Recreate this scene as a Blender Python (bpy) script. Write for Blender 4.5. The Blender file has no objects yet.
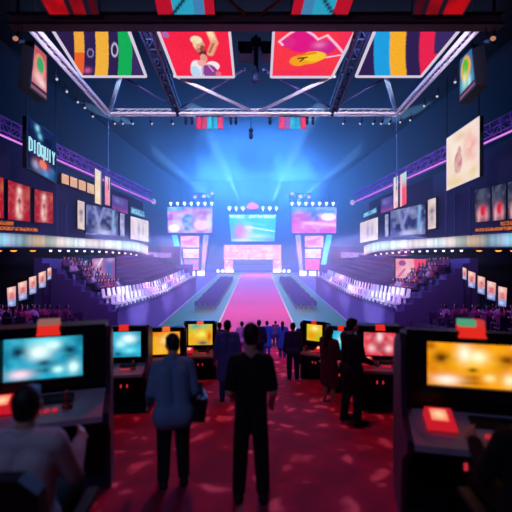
import bpy, bmesh, math, random
from mathutils import Vector, Matrix
random.seed(7)
S = bpy.context.scene
COL = S.collection
ZC = 7.63            # eye height above the arena floor
F = 400.0            # focal length in pixels of the 512 frame
HY = 242.0           # horizon row

def P(px, py, Y):
    return Vector(((px - 256) / F * Y, Y, ZC - (py - HY) / F * Y))

def lin(c):
    if isinstance(c, str):
        c = [int(c[i:i + 2], 16) for i in (0, 2, 4)]
    r = []
    for v in c[:3]:
        v = v / 255.0
        r.append(v / 12.92 if v <= .04045 else ((v + .055) / 1.055) ** 2.4)
    return tuple(r)

# ------------------------------------------------------------------ lamps of the hall, with added fill lights
HAZE_D = .011
LIGHTS = []
def L_(kind, name, loc, aim, col, power, **k): LIGHTS.append(((kind, name, loc, aim, col, power), k))
BLUE = (.06, .30, 1.)
for x in (-14, 0, 14):
    L_('AREA', 'stage_flood', (x, 124, 27), (x * .5, 60, 6), BLUE, 26000, size=12)
for x in (-9, 9):
    L_('AREA', 'roof_flood', (x, 96, 27), (x * 1.2, 80, 0), BLUE, 26000, size=10)
L_('AREA', 'roof_flood', (0, 66, 27), (0, 60, 0), BLUE, 24000, size=16)
for x, ax in ((-10, -24), (-4, -9), (4, 9), (10, 24)):
    L_('SPOT', 'stage_beam', (x, 97, 17.5), (ax * 1.3, 40, 34), (.25, .6, 1.), 600000, angle=5, blend=.5, size=.1)
for sd in (-1, 1):
    for y in (36, 46, 58, 72, 88):
        L_('SPOT', 'low_pink_fill', (sd * (14.2 if y < 60 else 17), y, 7.2), (sd * 2, y + 3, 0), 'ff80c8', 6500 if y < 65 else 3500, angle=74, blend=.8, size=.3)  # unseen floods added below the balconies to tint the lower hall pink
    for y in (32, 42, 52):
        L_('SPOT', 'stand_flood', (-sd * 13.6, y, 8.2), (sd * 13, y, 4.), '9c88ff', 8500, angle=52, blend=.9, size=.3)
        L_('SPOT', 'seat_spot', (-sd * 13.6, y - 1, 8.4), (sd * 10.4, y - 1, 3.1), 'd8e4ff', 34000, angle=17, blend=.8, size=.3)
    L_('SPOT', 'runway_fill_light', (sd * 2.5, 96.5, 4.2), (sd * 1., 84, 0), 'ffb0d8', 2600, angle=100, blend=.8, size=.2)  # unseen light added by the gantry to keep the far runway bright
    L_('SPOT', 'corner_spot', (sd * 4, 17, 15), (sd * 13, 23, 3.8), 'b860c8', 8000, angle=66, size=.3)
    L_('SPOT', 'aisle_spot', (sd * 3, 25, 14), (sd * .5, 19, 2.2), 'ff3a80', 3000, angle=64, blend=.8, size=.3)
    L_('SPOT', 'added_truss_fill', (sd * 5.5, 12.4, 7.63 + 6.7), (sd * 4, 24, 7.63 + 8.6), 'e8e2ff', 7000, angle=120, blend=.6, size=.2)  # unseen light added behind the beam to brighten the truss
L_('SPOT', 'walker_fill_light', (0, 12.2, 7.63 + 6.4), (0, 20, 3), '8a8cff', 6500, angle=44, blend=.8, size=.3)  # added light to lift the far walkers' backs, no fixture here
L_('SPOT', 'concourse_spot', (0, 9, 14.5), (0, 7.5, 4), 'ff4068', 900, angle=80, blend=.9, size=.4)
L_('AREA', 'rear_fill_light', (-2.5, -1.5, 11.5), (-.6, 6, 6.5), 'a0b4ff', 90, size=2)  # unseen fill added behind the camera to brighten the nearest figures

# ------------------------------------------------------------------ materials
MATS = {}
def surf(name, col, rough=.6, metal=0., noise=.25, scale=6., spec=.3):
    if name in MATS: return MATS[name]
    m = bpy.data.materials.new(name); m.use_nodes = True
    nt = m.node_tree; b = nt.nodes['Principled BSDF']
    b.inputs['Roughness'].default_value = rough
    b.inputs['Metallic'].default_value = metal
    b.inputs['Specular IOR Level'].default_value = spec
    tc = nt.nodes.new('ShaderNodeTexCoord'); n = nt.nodes.new('ShaderNodeTexNoise')
    n.inputs['Scale'].default_value = scale; n.inputs['Detail'].default_value = 4
    nt.links.new(tc.outputs['Object'], n.inputs['Vector'])
    mx = nt.nodes.new('ShaderNodeMix'); mx.data_type = 'RGBA'
    c = lin(col)
    mx.inputs['A'].default_value = (*[v * (1 - noise) for v in c], 1)
    mx.inputs['B'].default_value = (*[min(1, v * (1 + noise)) for v in c], 1)
    nt.links.new(n.outputs['Fac'], mx.inputs['Factor'])
    nt.links.new(mx.outputs['Result'], b.inputs['Base Color'])
    MATS[name] = m
    return m

def glow(name, col, strength=1., sample=True):
    if name in MATS: return MATS[name]
    m = bpy.data.materials.new(name); m.use_nodes = True
    nt = m.node_tree; nt.nodes.clear()
    o = nt.nodes.new('ShaderNodeOutputMaterial'); e = nt.nodes.new('ShaderNodeEmission')
    e.inputs['Color'].default_value = (*lin(col), 1); e.inputs['Strength'].default_value = strength
    nt.links.new(e.outputs[0], o.inputs[0])
    if not sample: m.cycles.emission_sampling = 'NONE'
    MATS[name] = m
    return m

def screen_mat(strength):
    name = 'led_screen_%g' % strength
    if name in MATS: return MATS[name]
    m = bpy.data.materials.new(name); m.use_nodes = True
    nt = m.node_tree; nt.nodes.clear()
    o = nt.nodes.new('ShaderNodeOutputMaterial'); e = nt.nodes.new('ShaderNodeEmission')
    a = nt.nodes.new('ShaderNodeAttribute'); a.attribute_name = 'Col'
    tc = nt.nodes.new('ShaderNodeTexCoord'); n = nt.nodes.new('ShaderNodeTexNoise')
    n.inputs['Scale'].default_value = 9
    nt.links.new(tc.outputs['Object'], n.inputs['Vector'])
    mr = nt.nodes.new('ShaderNodeMapRange')
    mr.inputs['To Min'].default_value = .85 * strength; mr.inputs['To Max'].default_value = 1.15 * strength
    nt.links.new(n.outputs['Fac'], mr.inputs['Value'])
    nt.links.new(a.outputs['Color'], e.inputs['Color'])
    nt.links.new(mr.outputs['Result'], e.inputs['Strength'])
    nt.links.new(e.outputs[0], o.inputs[0])
    MATS[name] = m
    return m

# ------------------------------------------------------------------ mesh builder
ORG = {}            # world origin of each top-level thing while it is built
class MB:
    def __init__(s): s.v = []; s.f = []; s.m = []; s.c = None
    def add(s, vs, fs, mi=0):
        b = len(s.v); s.v += [Vector(v) for v in vs]
        s.f += [tuple(b + i for i in f) for f in fs]; s.m += [mi] * len(fs)
        return s
    def hexa(s, a, b, mi=0):           # two quads a,b (matching order)
        return s.add(list(a) + list(b), [(3, 2, 1, 0), (4, 5, 6, 7), (0, 1, 5, 4), (1, 2, 6, 5), (2, 3, 7, 6), (3, 0, 4, 7)], mi)
    def box(s, c, d, rot=None, mi=0):
        c = Vector(c); h = Vector(d) / 2
        pts = [Vector((x * h.x, y * h.y, z * h.z)) for z in (-1, 1) for x, y in ((-1, -1), (1, -1), (1, 1), (-1, 1))]
        if rot is not None: pts = [rot @ p for p in pts]
        pts = [p + c for p in pts]
        return s.hexa(pts[:4], pts[4:], mi)
    def tube(s, p, q, r1, r2=None, n=8, mi=0):
        p = Vector(p); q = Vector(q); r2 = r1 if r2 is None else r2
        d = (q - p)
        if d.length < 1e-6: return s
        d.normalize(); u = d.orthogonal().normalized(); w = d.cross(u)
        ring = lambda c, r: [c + (u * math.cos(2 * math.pi * i / n) + w * math.sin(2 * math.pi * i / n)) * r for i in range(n)]
        fs = [(i, (i + 1) % n, n + (i + 1) % n, n + i) for i in range(n)] + [tuple(range(n))[::-1], tuple(range(n, 2 * n))]
        return s.add(ring(p, r1) + ring(q, r2), fs, mi)
    def ball(s, c, r, nu=10, nv=7, mi=0, rot=None):
        c = Vector(c); r = Vector(r) if hasattr(r, '__len__') else Vector((r, r, r))
        vs = []
        for j in range(1, nv):
            t = math.pi * j / nv
            for i in range(nu):
                a = 2 * math.pi * i / nu
                vs.append(Vector((r.x * math.sin(t) * math.cos(a), r.y * math.sin(t) * math.sin(a), r.z * math.cos(t))))
        vs += [Vector((0, 0, r.z)), Vector((0, 0, -r.z))]
        if rot is not None: vs = [rot @ v for v in vs]
        vs = [v + c for v in vs]
        T = len(vs) - 2; fs = []
        for j in range(nv - 2):
            for i in range(nu):
                fs.append((j * nu + i, (j + 1) * nu + i, (j + 1) * nu + (i + 1) % nu, j * nu + (i + 1) % nu))
        for i in range(nu):
            fs.append((T, i, (i + 1) % nu)); fs.append((T + 1, (nv - 2) * nu + (i + 1) % nu, (nv - 2) * nu + i))
        return s.add(vs, fs, mi)
    def cap(s, p, q, r1, r2=None):
        r2 = r1 if r2 is None else r2
        s.tube(p, q, r1, r2, 12); s.ball(p, r1, 12, 8); s.ball(q, r2, 12, 8); return s
    def bar(s, p, q, w, h, mi=0, up=(0, 0, 1)):
        p = Vector(p); q = Vector(q); d = (q - p).normalized(); up = Vector(up)
        if abs(d.dot(up)) > .98: up = Vector((0, 1, 0))
        x = d.cross(up).normalized() * w / 2; z = x.cross(d).normalized() * h / 2
        sq = lambda c: [c - x - z, c + x - z, c + x + z, c - x + z]
        return s.hexa(sq(p), sq(q), mi)
    def prism(s, pts, off, mi=0):
        n = len(pts); pts = [Vector(p) for p in pts]; off = Vector(off)
        return s.add(pts + [p + off for p in pts], [tuple(range(n)), tuple(range(n, 2 * n))[::-1]] + [(i, n + i, n + (i + 1) % n, (i + 1) % n) for i in range(n)], mi)
    def build(s, name, mats, parent=None, smooth=False, loc=None):
        org = Vector(loc) if loc is not None else (ORG[parent.name] if parent is not None and parent.name in ORG else Vector((0, 0, 0)))
        me = bpy.data.meshes.new(name)
        me.from_pydata([tuple(v - org) for v in s.v], [], s.f)
        if not isinstance(mats, (list, tuple)): mats = [mats]
        for m in mats: me.materials.append(m)
        me.polygons.foreach_set('material_index', s.m)
        if smooth: me.polygons.foreach_set('use_smooth', [True] * len(s.f))
        if s.c:
            at = me.color_attributes.new('Col', 'FLOAT_COLOR', 'POINT')
            at.data.foreach_set('color', [x for c in s.c for x in (*c, 1)])
        else:
            bm = bmesh.new(); bm.from_mesh(me); bmesh.ops.recalc_face_normals(bm, faces=bm.faces); bm.to_mesh(me); bm.free()
        me.update()
        return link(name, me, parent, loc)

def link(name, me, parent=None, loc=None):
    o = bpy.data.objects.new(name, me); COL.objects.link(o)
    if parent is not None:
        o.parent = parent
        if parent.name in ORG: ORG[o.name] = ORG[parent.name]
    elif loc is not None:
        o.location = loc; ORG[o.name] = Vector(loc)
    return o

def tag(o, label, cat, group=None, kind=None):
    if label: o['label'] = label
    if cat: o['category'] = cat
    if group: o['group'] = group
    if kind: o['kind'] = kind
    return o

def thing(name, label, cat, loc, group=None):
    o = bpy.data.objects.new(name, None); COL.objects.link(o)
    o.location = loc; ORG[o.name] = Vector(loc); o.empty_display_size = .2
    return tag(o, label, cat, group)

def struct(o):
    o['kind'] = 'structure'; return o

def dup(o, loc, rotz=0, label=None, group=None):
    r = o.copy(); COL.objects.link(r); r.location = loc; r.rotation_euler = (0, 0, rotz)
    if label: r['label'] = label
    if group: r['group'] = group
    for ch in o.children:
        c = ch.copy(); COL.objects.link(c); c.parent = r
        for g in ch.children:
            d = g.copy(); COL.objects.link(d); d.parent = c
    return r

# ------------------------------------------------------------------ picture painter for lit screens
def vnoise(x, y, seed=0):
    def h(i, j):
        n = (i * 374761393 + j * 668265263 + seed * 974711) & 0xffffffff
        n = ((n ^ (n >> 13)) * 1274126177) & 0xffffffff
        return ((n ^ (n >> 16)) & 0xffff) / 65535.
    i, j = math.floor(x), math.floor(y); a, b = x - i, y - j
    a = a * a * (3 - 2 * a); b = b * b * (3 - 2 * b)
    return (h(i, j) * (1 - a) + h(i + 1, j) * a) * (1 - b) + (h(i, j + 1) * (1 - a) + h(i + 1, j + 1) * a) * b

def sm(e, x): return max(0., min(1., .5 - x / e))

def paint(bg, ops):
    bg = lin(bg)
    pre = []
    for o in ops:
        pre.append((o[0], [lin(a) if isinstance(a, str) else a for a in o[1:]]))
    def f(u, v):
        c = bg
        for k, a in pre:
            if k == 'b':      # soft blob
                t = math.exp(-((u - a[0]) / a[2]) ** 2 - ((v - a[1]) / a[3]) ** 2) * (a[5] if len(a) > 5 else 1); d = a[4]
            elif k == 'e':    # ellipse
                t = sm(.16, math.hypot((u - a[0]) / a[2], (v - a[1]) / a[3]) - 1); d = a[4]
            elif k == 'r':    # rectangle
                t = 1. if a[0] <= u <= a[2] and a[1] <= v <= a[3] else 0.; d = a[4]
            elif k == 'n':    # noise mottling  scale_u scale_v colour amount seed
                t = max(0, min(1, (vnoise(u * a[0], v * a[1], a[4]) - .45) * 4)) * a[3]; d = a[2]
            elif k == 'l':    # line
                x0, y0, x1, y1, w, d = a
                dx, dy = x1 - x0, y1 - y0; q = max(0, min(1, ((u - x0) * dx + (v - y0) * dy) / (dx * dx + dy * dy)))
                t = sm(w * .6, math.hypot(u - x0 - q * dx, v - y0 - q * dy) - w)
            elif k == 'g':    # vertical gradient towards colour at top
                t = max(0, min(1, (v - a[0]) / (a[1] - a[0]))); d = a[2]
            elif k == 'h':    # horizontal gradient
                t = max(0, min(1, (u - a[0]) / (a[1] - a[0]))); d = a[2]
            elif k == 't':    # row of letter-like ticks  v0 v1 u0 u1 n colour seed
                v0, v1, u0, u1, n, d, sd = a
                t = 0.
                if v0 < v < v1 and u0 < u < u1:
                    q = (u - u0) / (u1 - u0) * n
                    t = .9 if vnoise(q * 2.3, (v - v0) / (v1 - v0) * 3, sd) > .42 else .15
            c = tuple(x * (1 - t) + y * t for x, y in zip(c, d))
        return c
    return f

def panel_mesh(q, nx, ny, func):      # q = TL, TR, BR, BL
    m = MB(); m.c = []
    tl, tr, br, bl = [Vector(p) for p in q]
    for j in range(ny + 1):
        v = j / ny
        for i in range(nx + 1):
            u = i / nx
            m.v.append((bl * (1 - u) + br * u) * (1 - v) + (tl * (1 - u) + tr * u) * v)
            m.c.append(func(u, v))
    for j in range(ny):
        for i in range(nx):
            a = j * (nx + 1) + i
            m.f.append((a, a + 1, a + nx + 2, a + nx + 1)); m.m.append(0)
    return m

def facing(q):
    """unit normal of the quad on the side the camera sees"""
    tl, tr, br, bl = [Vector(p) for p in q]
    n = (tr - tl).cross(bl - tl).normalized()
    c = (tl + tr + br + bl) / 4
    return n if n.dot(Vector((0, 0, ZC)) - c) > 0 else -n

def grow(q, k):
    tl, tr, br, bl = [Vector(p) for p in q]
    ux = (tr - tl).normalized() * k; uy = (tl - bl).normalized() * k
    return [tl - ux + uy, tr + ux + uy, br + ux - uy, bl - ux - uy]

def display(name, label, cat, q, func, nx=24, ny=18, depth=.15, rim=.06, rimmat=None, strength=1., group=None, parent=None, root=None):
    """a lit screen: housing with real thickness, rim, picture surface"""
    q = [Vector(p) for p in q]; n = facing(q)
    if root is None:
        base = (q[2] + q[3]) / 2
        root = thing(name, label, cat, base, group)
    body = grow(q, rim)
    h = MB(); h.hexa([p - n * .012 for p in body], [p - n * depth for p in body])
    h.build('housing', surf('housing_dark', '14131f', .5), root)
    r = MB(); t = .02
    for a, b in ((0, 1), (1, 2), (2, 3), (3, 0)):
        r.hexa([body[a] - n * .012, body[b] - n * .012, q[b] - n * .012, q[a] - n * .012], [body[a] + n * t, body[b] + n * t, q[b] + n * t, q[a] + n * t])
    r.build('rim', rimmat or surf('housing_dark', '14131f', .5), root)
    s = panel_mesh(q, nx, ny, func); s.build('screen', screen_mat(strength), root)
    return root

def quad(tl, tr, br, bl, *Y):
    if len(Y) == 1: Y = Y * 4
    return [P(*p, y) for p, y in zip((tl, tr, br, bl), Y)]

def mx(p, s):   # mirror a point for the right side
    return Vector((p.x * -s, p.y, p.z)) if s > 0 else Vector(p)
def mq(q, s):   # mirror a quad keeping TL..BL order as seen
    q = [Vector(p) for p in q]
    if s < 0: return q
    return [mx(q[1], 1), mx(q[0], 1), mx(q[3], 1), mx(q[2], 1)]
SIDE = {-1: 'left', 1: 'right'}

# ================================================================== SETTING
dark = surf('dark_paint', '15142a', .8)
floor_m = surf('arena_floor', '5e9a58', .55, 0, .12, .8)
m = MB(); m.add([(-8.8, 27, 0), (8.8, 27, 0), (8.8, 130, 0), (-8.8, 130, 0)], [(0, 1, 2, 3)])
struct(m.build('floor', floor_m))
apron = surf('apron_vinyl', '6a4a9a', .5, 0, .1, .6)
for s in (-1, 1):
    m = MB(); m.add([(s * 8.8, -2, -.002), (s * 24, -2, -.002), (s * 24, 130, -.002), (s * 8.8, 130, -.002)], [(0, 1, 2, 3)])
    struct(m.build('floor_apron_' + SIDE[s], apron))
    m = MB(); m.box((s * 8.8, 66, .012), (.14, 78, .024)); struct(m.build('trim_%d' % (1 if s < 0 else 2), surf('pink_line', 'e9a6c8', .5)))
    m = MB(); m.box((s * 3.47, 79, .03), (.14, 100, .05)); struct(m.build('trim_%d' % (3 if s < 0 else 4), glow('runway_edge', 'f7d5f2', .9)))
m = MB(); m.box((0, 79, .01), (6.8, 100, .02))
run = m.build('runway_carpet', surf('pink_carpet', 'f0587f', .8, 0, .1, 3)); tag(run, 'long pink carpet runway leading down the hall to the stage gantry', 'carpet')

# stepped red concourse going down to the arena
def tread(Y): return ZC - 1.72 - .197 * (math.floor(Y) + .5)
car = bpy.data.materials.new('red_patterned_carpet'); car.use_nodes = True
nt = car.node_tree; b = nt.nodes['Principled BSDF']; b.inputs['Roughness'].default_value = .85; b.inputs['Specular IOR Level'].default_value = .15
tc = nt.nodes.new('ShaderNodeTexCoord'); vo = nt.nodes.new('ShaderNodeTexVoronoi'); vo.inputs['Scale'].default_value = 2.6
no = nt.nodes.new('ShaderNodeTexNoise'); no.inputs['Scale'].default_value = 1.4
cr = nt.nodes.new('ShaderNodeValToRGB')
cr.color_ramp.elements[0].position = .16; cr.color_ramp.elements[0].color = (*lin('ff7a80'), 1)
cr.color_ramp.elements[1].position = .34; cr.color_ramp.elements[1].color = (*lin('b0103c'), 1)
e = cr.color_ramp.elements.new(.75); e.color = (*lin('8a0a34'), 1)
va = nt.nodes.new('ShaderNodeVectorMath'); va.operation = 'ADD'
nt.links.new(tc.outputs['Object'], va.inputs[0]); nt.links.new(no.outputs['Color'], va.inputs[1]); nt.links.new(tc.outputs['Object'], no.inputs['Vector'])
nt.links.new(va.outputs[0], vo.inputs['Vector']); nt.links.new(vo.outputs['Distance'], cr.inputs[0]); nt.links.new(cr.outputs[0], b.inputs['Base Color'])
m = MB()
for k in range(-2, 29):
    z = max(tread(k), .03)
    m.box((0, k + .5, z / 2), (13, 1.0, z))
struct(m.build('floor_concourse', car))

# side stands: lower bowl with treads
RISE, RUN, ROWS = .4, .8, 9
def topz(Y):
    pts = [(20, 3.4), (26, 3.1), (35, 2.5), (41, 2.2), (70, 2.2)]
    for (a, b), (c, d) in zip(pts, pts[1:]):
        if a <= Y <= c: return b + (d - b) * (Y - a) / (c - a)
    return 2.2
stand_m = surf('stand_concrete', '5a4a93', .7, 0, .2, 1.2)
NEAR, FAR = 26., 60.
def bowl_pt(s, sd, y0, z):      # s outward distance, y along
    sh = max(0., 1 - (y0 - NEAR) / 16.) * .6 * s
    Y = y0 + sh
    return Vector((sd * (9 + s), Y, topz(Y) + z))
for sd in (-1, 1):
    ys = [26, 27.5, 29, 31, 33, 35, 38, 41, 45, 50, 55, 60]
    prof = [(0, None), (0, 0)]
    for k in range(ROWS):
        prof += [((k + 1) * RUN, k * RISE), ((k + 1) * RUN, (k + 1) * RISE)]
    prof += [((ROWS + 1.2) * RUN, ROWS * RISE), ((ROWS + 1.2) * RUN, None)]
    m = MB(); n = len(prof)
    for y in ys:
        for (s, z) in prof:
            p = bowl_pt(s, sd, y, 0 if z is None else z)
            if z is None: p.z = 0
            m.v.append(p)
    for i in range(len(ys) - 1):
        for j in range(n - 1):
            a = i * n + j; m.f.append((a, a + 1, a + n + 1, a + n)); m.m.append(0)
    m.f.append(tuple(range(n))); m.m.append(0)
    m.f.append(tuple(range((len(ys) - 1) * n, len(ys) * n))); m.m.append(0)
    struct(m.build('terrace_' + SIDE[sd], stand_m))
    # parapet rail at the front of the stand
    m = MB()
    for a, b in zip(ys, ys[1:]):
        m.bar(bowl_pt(0, sd, a, .12), bowl_pt(0, sd, b, .12), .16, .24)
    struct(m.build('trim_%d' % (5 if sd < 0 else 6), surf('parapet', '3c3170', .6)))
    # near corner stand beside the concourse
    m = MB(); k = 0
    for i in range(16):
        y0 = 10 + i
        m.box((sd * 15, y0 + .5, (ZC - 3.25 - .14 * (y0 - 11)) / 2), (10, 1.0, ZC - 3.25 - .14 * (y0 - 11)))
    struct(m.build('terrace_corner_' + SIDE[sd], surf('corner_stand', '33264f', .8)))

# facade of the upper tier, soffit, dark wall under the balcony
FAC = [(8, 23.0, 10.4), (14, 22.0, 9.6), (30, 19.6, 8.1), (40, 17.7, 6.6), (47, 14.9, 5.4), (49.5, 14.0, 4.9), (50.4, 14.6, 4.7), (50.8, 16.5, 4.7), (51, 21, 4.7)]
def fac_at(px, off=.2):
    t = (256 - (px if px < 256 else 512 - px)) / F
    for (a, b, _), (c, d, _) in zip(FAC[:6], FAC[1:6]):
        f0 = b - off - t * a; f1 = d - off - t * c
        if f0 >= 0 >= f1:
            return a + (c - a) * f0 / (f0 - f1)
    return FAC[5][0]
def fp(px, py, off=.2): return P(px, py, fac_at(px, off))
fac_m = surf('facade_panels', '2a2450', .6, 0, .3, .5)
for sd in (-1, 1):
    m = MB()
    for (y, x, h) in FAC:
        m.v += [Vector((sd * x, y, ZC - .15)), Vector((sd * x, y, ZC + h)), Vector((sd * (x + 3), y, ZC + h)), Vector((sd * (x + 3), y, ZC - .15))]
    for i in range(len(FAC) - 1):
        for j in range(4):
            a = i * 4; m.f.append((a + j, a + (j + 1) % 4, a + 4 + (j + 1) % 4, a + 4 + j)); m.m.append(0)
    struct(m.build('wall_' + SIDE[sd], fac_m))
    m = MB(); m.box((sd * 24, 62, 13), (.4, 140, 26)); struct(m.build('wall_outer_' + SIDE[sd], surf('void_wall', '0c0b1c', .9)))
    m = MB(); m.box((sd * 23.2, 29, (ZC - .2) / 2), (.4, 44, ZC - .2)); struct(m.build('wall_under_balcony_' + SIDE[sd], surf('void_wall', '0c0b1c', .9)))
m = MB(); m.box((0, 131, 16), (50, .5, 34)); struct(m.build('wall_back', surf('back_wall', '0c1228', .9)))
m = MB(); m.box((0, 64, ZC + 20), (50, 136, .4)); struct(m.build('ceiling', surf('ceiling_black', '06070f', .95)))
m = MB(); m.box((0, -3, 13), (50, .4, 28)); struct(m.build('wall_front', dark))

# ribbon board of the balcony front (at eye level)
RB = [(-60, 229, 246, 24), (-20, 231.5, 246, 27.5), (0, 233, 246.5, 30), (45, 235.5, 247, 35), (83, 238.5, 247.8, 40), (110, 240, 249, 44), (133, 241.5, 251, 47), (142, 243.5, 253, 48.5), (148, 246, 255.5, 50)]
rcols = {-60: 'f0b890', -20: '6fa8d8', 0: '8ccbe8', 10: '9fb8d8', 22: '6f8f9f', 38: 'c8a890', 50: '8a9a98', 62: 'e8d8d8', 74: 'd8e8f0', 86: 'e8e0e8', 100: 'f4e9f2', 120: 'd8f0f4', 140: 'cfeaf6', 150: 'e8d8f4'}
def rcol(px):
    ks = sorted(rcols)
    for a, b in zip(ks, ks[1:]):
        if a <= px <= b:
            t = (px - a) / (b - a); A = lin(rcols[a]); B = lin(rcols[b])
            w = .62 + .5 * vnoise(px * .55, 2.1, 4)
            return tuple((x * (1 - t) + y * t) * w for x, y in zip(A, B))
    return lin('e8d8f4')
def rib(px):
    for a, b in zip(RB, RB[1:]):
        if a[0] <= px <= b[0]:
            t = (px - a[0]) / (b[0] - a[0]); return [a[i] + (b[i] - a[i]) * t for i in range(4)]
for sd in (-1, 1):
    r = thing('ribbon_board', 'long glowing ribbon board along the %s balcony front' % SIDE[sd], 'screen', mx(P(-20, 246, 27.5), sd))
    scr = MB(); scr.c = []; hs = MB(); lip = MB(); lip2 = MB()
    N = 104; st = []
    for i in range(N + 1):
        px = -60 + 208 * i / N; _, yt, yb, Y = rib(px)
        a = mx(P(px, yt, Y), sd); b = mx(P(px, yb, Y), sd); st.append((a, b, px))
        for v in range(5):
            scr.v.append(b + (a - b) * v / 4)
            k = (.55, 1, 1.1, 1, .6)[v]; scr.c.append(tuple(x * k for x in rcol(px)))
    for i in range(N):
        for v in range(4):
            q = i * 5 + v; scr.f.append((q, q + 1, q + 6, q + 5)); scr.m.append(0)
    out = Vector((sd * .7, .25, 0))
    for i in range(0, N, 2):
        a, b, _ = st[i]; c, d, _ = st[i + 2]
        o2 = Vector((sd * .03, .03, 0))
        hs.hexa([a + o2, c + o2, d + o2, b + o2], [a + out, c + out, d + out, b + out])
        lip.bar(a + Vector((0, 0, .06)), c + Vector((0, 0, .06)), .14, .1)
        lip2.bar(b - Vector((0, 0, .06)), d - Vector((0, 0, .06)), .14, .1)
    scr.build('screen', screen_mat(1.3), r); hs.build('housing', surf('housing_dark', '14131f', .5), r); lip.build('rail', surf('ribbon_lip', '4a3f78', .4), r); lip2.build('rail', surf('ribbon_lip', '4a3f78', .4), r)
    # slab behind the ribbon (balcony floor / soffit)
    m = MB()
    for i in range(0, N, 4):
        a, b, _ = st[i]; c, d, _ = st[i + 4]
        x1, x2 = Vector((sd * 24, b.y + .2, b.z)), Vector((sd * 24, d.y + .2, d.z))
        u = Vector((0, 0, .3)); w = Vector((sd * .75, .3, 0))
        m.hexa([b + w, d + w, x2, x1], [b + w + u, d + w + u, x2 + u, x1 + u])
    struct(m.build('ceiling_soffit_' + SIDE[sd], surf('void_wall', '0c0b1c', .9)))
    # small lamps under the ribbon
    for px in (3, 18, 37):
        _, yt, yb, Y = rib(px); c = mx(P(px, yb, Y), sd) + Vector((sd * .35, 0, -.3))
        t = thing('soffit_lamp', 'orange oblong lamp under the %s balcony ribbon, near the picture edge' % SIDE[sd], 'lamp', c, 'orange lamps under the %s ribbon' % SIDE[sd])
        m = MB(); m.box(c + Vector((0, 0, .08)), (.66, .3, .14)); m.build('lamp_housing', dark, t)
        m = MB(); m.ball(c, (.28, .14, .11)); m.build('bulb', glow('orange_bulb', 'ffa040', 1.6), t, True)
    px = 54.
    while px < 141:
        _, yt, yb, Y = rib(px); c = mx(P(px, yb, Y), sd) + Vector((sd * .3, 0, -.3))
        t = thing('soffit_spotlight', 'small round white downlight under the %s balcony ribbon' % SIDE[sd], 'lamp', c, 'white downlights under the %s ribbon' % SIDE[sd])
        m = MB(); m.tube(c + Vector((0, 0, .05)), c + Vector((0, 0, .25)), .12); m.build('lamp_housing', dark, t)
        m = MB(); m.ball(c, .13); m.build('bulb', glow('white_bulb', 'f6ecff', 2.0), t, True)
        px += 9 - (px - 54) * .045

# ================================================================== truss builder
def truss(name, label, p, q, size, mat, r=.05, group=None, bays=10, tri=False, lmat=None):
    p = Vector(p); q = Vector(q); t = thing(name, label, 'truss', (p + q) / 2, group)
    d = (q - p).normalized(); x = d.cross(Vector((0, 0, 1))).normalized() * size / 2; z = x.cross(d).normalized() * size / 2
    offs = [-x - z, x - z, x + z, -x + z]
    for o in offs:
        m = MB(); m.tube(p + o, q + o, r, r, 8); m.build('chord', mat, t)
    m = MB()
    for k in range(bays):
        a = p + (q - p) * (k / bays); b = p + (q - p) * ((k + 1) / bays)
        for i in range(4):
            o1, o2 = offs[i], offs[(i + 1) % 4]
            if k % 2: o1, o2 = o2, o1
            m.tube(a + o1, b + o2, r * .55, None, 5)
            m.tube(a + offs[i], a + offs[(i + 1) % 4], r * .5, None, 5)
    m.build('lattice', lmat or mat, t)
    return t

steel = surf('lilac_steel', 'e2dbf4', .45, .3)
dsteel = surf('dark_steel', '221a2c', .5, .5)
# ---- big dark beam across the front
bt = thing('overhead_girder', 'massive dark brown beam across the whole top of the hall', 'beam', P(256, 31, 12))
b4 = [P(10, 14, 12), P(502, 14, 12), P(502, 24, 12), P(10, 24, 12)]
m = MB(); m.hexa(b4, [p + Vector((0, .3, 0)) for p in b4])

for px in range(22, 500, 26): m.box(P(px, 19, 12) + Vector((0, -.02, 0)), (.06, .06, .26))
m.build('web', surf('beam_brown', 'a0707c', .6, .2), bt)
for yy, hh in ((14, .08), (24, .08)):
    m = MB(); m.box(P(256, yy, 12) + Vector((0, .15, 0)), (P(504, 0, 12).x - P(8, 0, 12).x, .42, hh)); m.build('flange', surf('beam_brown2', '5a3442', .5, .3), bt)
for sd in (-1, 1):
    px = 18 if sd < 0 else 494
    t = truss('hanging_post', 'dark lattice post at the %s end of the big overhead beam' % SIDE[sd], P(px, -30, 12.4), P(px, 44, 12.4), .4, dsteel, .04, bays=7)
    c = P(15.5 if sd < 0 else 493, 38.5, 11.8)
    t = thing('amber_spotlight', 'small amber spotlight under the %s end of the big beam' % SIDE[sd], 'lamp', c)
    m = MB(); m.tube(c + Vector((0, .05, 0)), c + Vector((0, .35, .12)), .1, .08); m.tube(c + Vector((0, .3, .1)), c + Vector((0, .4, .75)), .02); m.build('lamp_housing', dsteel, t)
    m = MB(); m.ball(c, (.085, .06, .07)); m.build('bulb', glow('amber_dim', 'c88a70', .8), t, True)
# ---- lit panels overhead, carried on wires
def slab_panel(name, label, q, func, nx, ny, group=None, frame=None, thick=.08, strength=1., rimw=.11, sides=(0, 1, 2, 3)):
    q = [Vector(p) for p in q]; n = facing(q); t = thing(name, label, 'screen', (q[2] + q[3]) / 2, group)
    m = MB(); m.hexa([p - n * .015 for p in q], [p - n * thick for p in q]); m.build('backing', surf('housing_dark', '14131f', .5), t)
    panel_mesh(q, nx, ny, func).build('print', screen_mat(strength), t)
    if frame:
        m = MB()
        for a in sides:
            m.bar(q[a] + n * .02, q[(a + 1) % 4] + n * .02, rimw, .1, up=n)
        m.build('frame', frame, t)
    # hanging wires
    for p in q:
        m = MB(); m.tube(p, p + Vector((0, 0, .5)), .015, None, 5); m.build('hanging_wire', dsteel, t)
    return t

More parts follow.
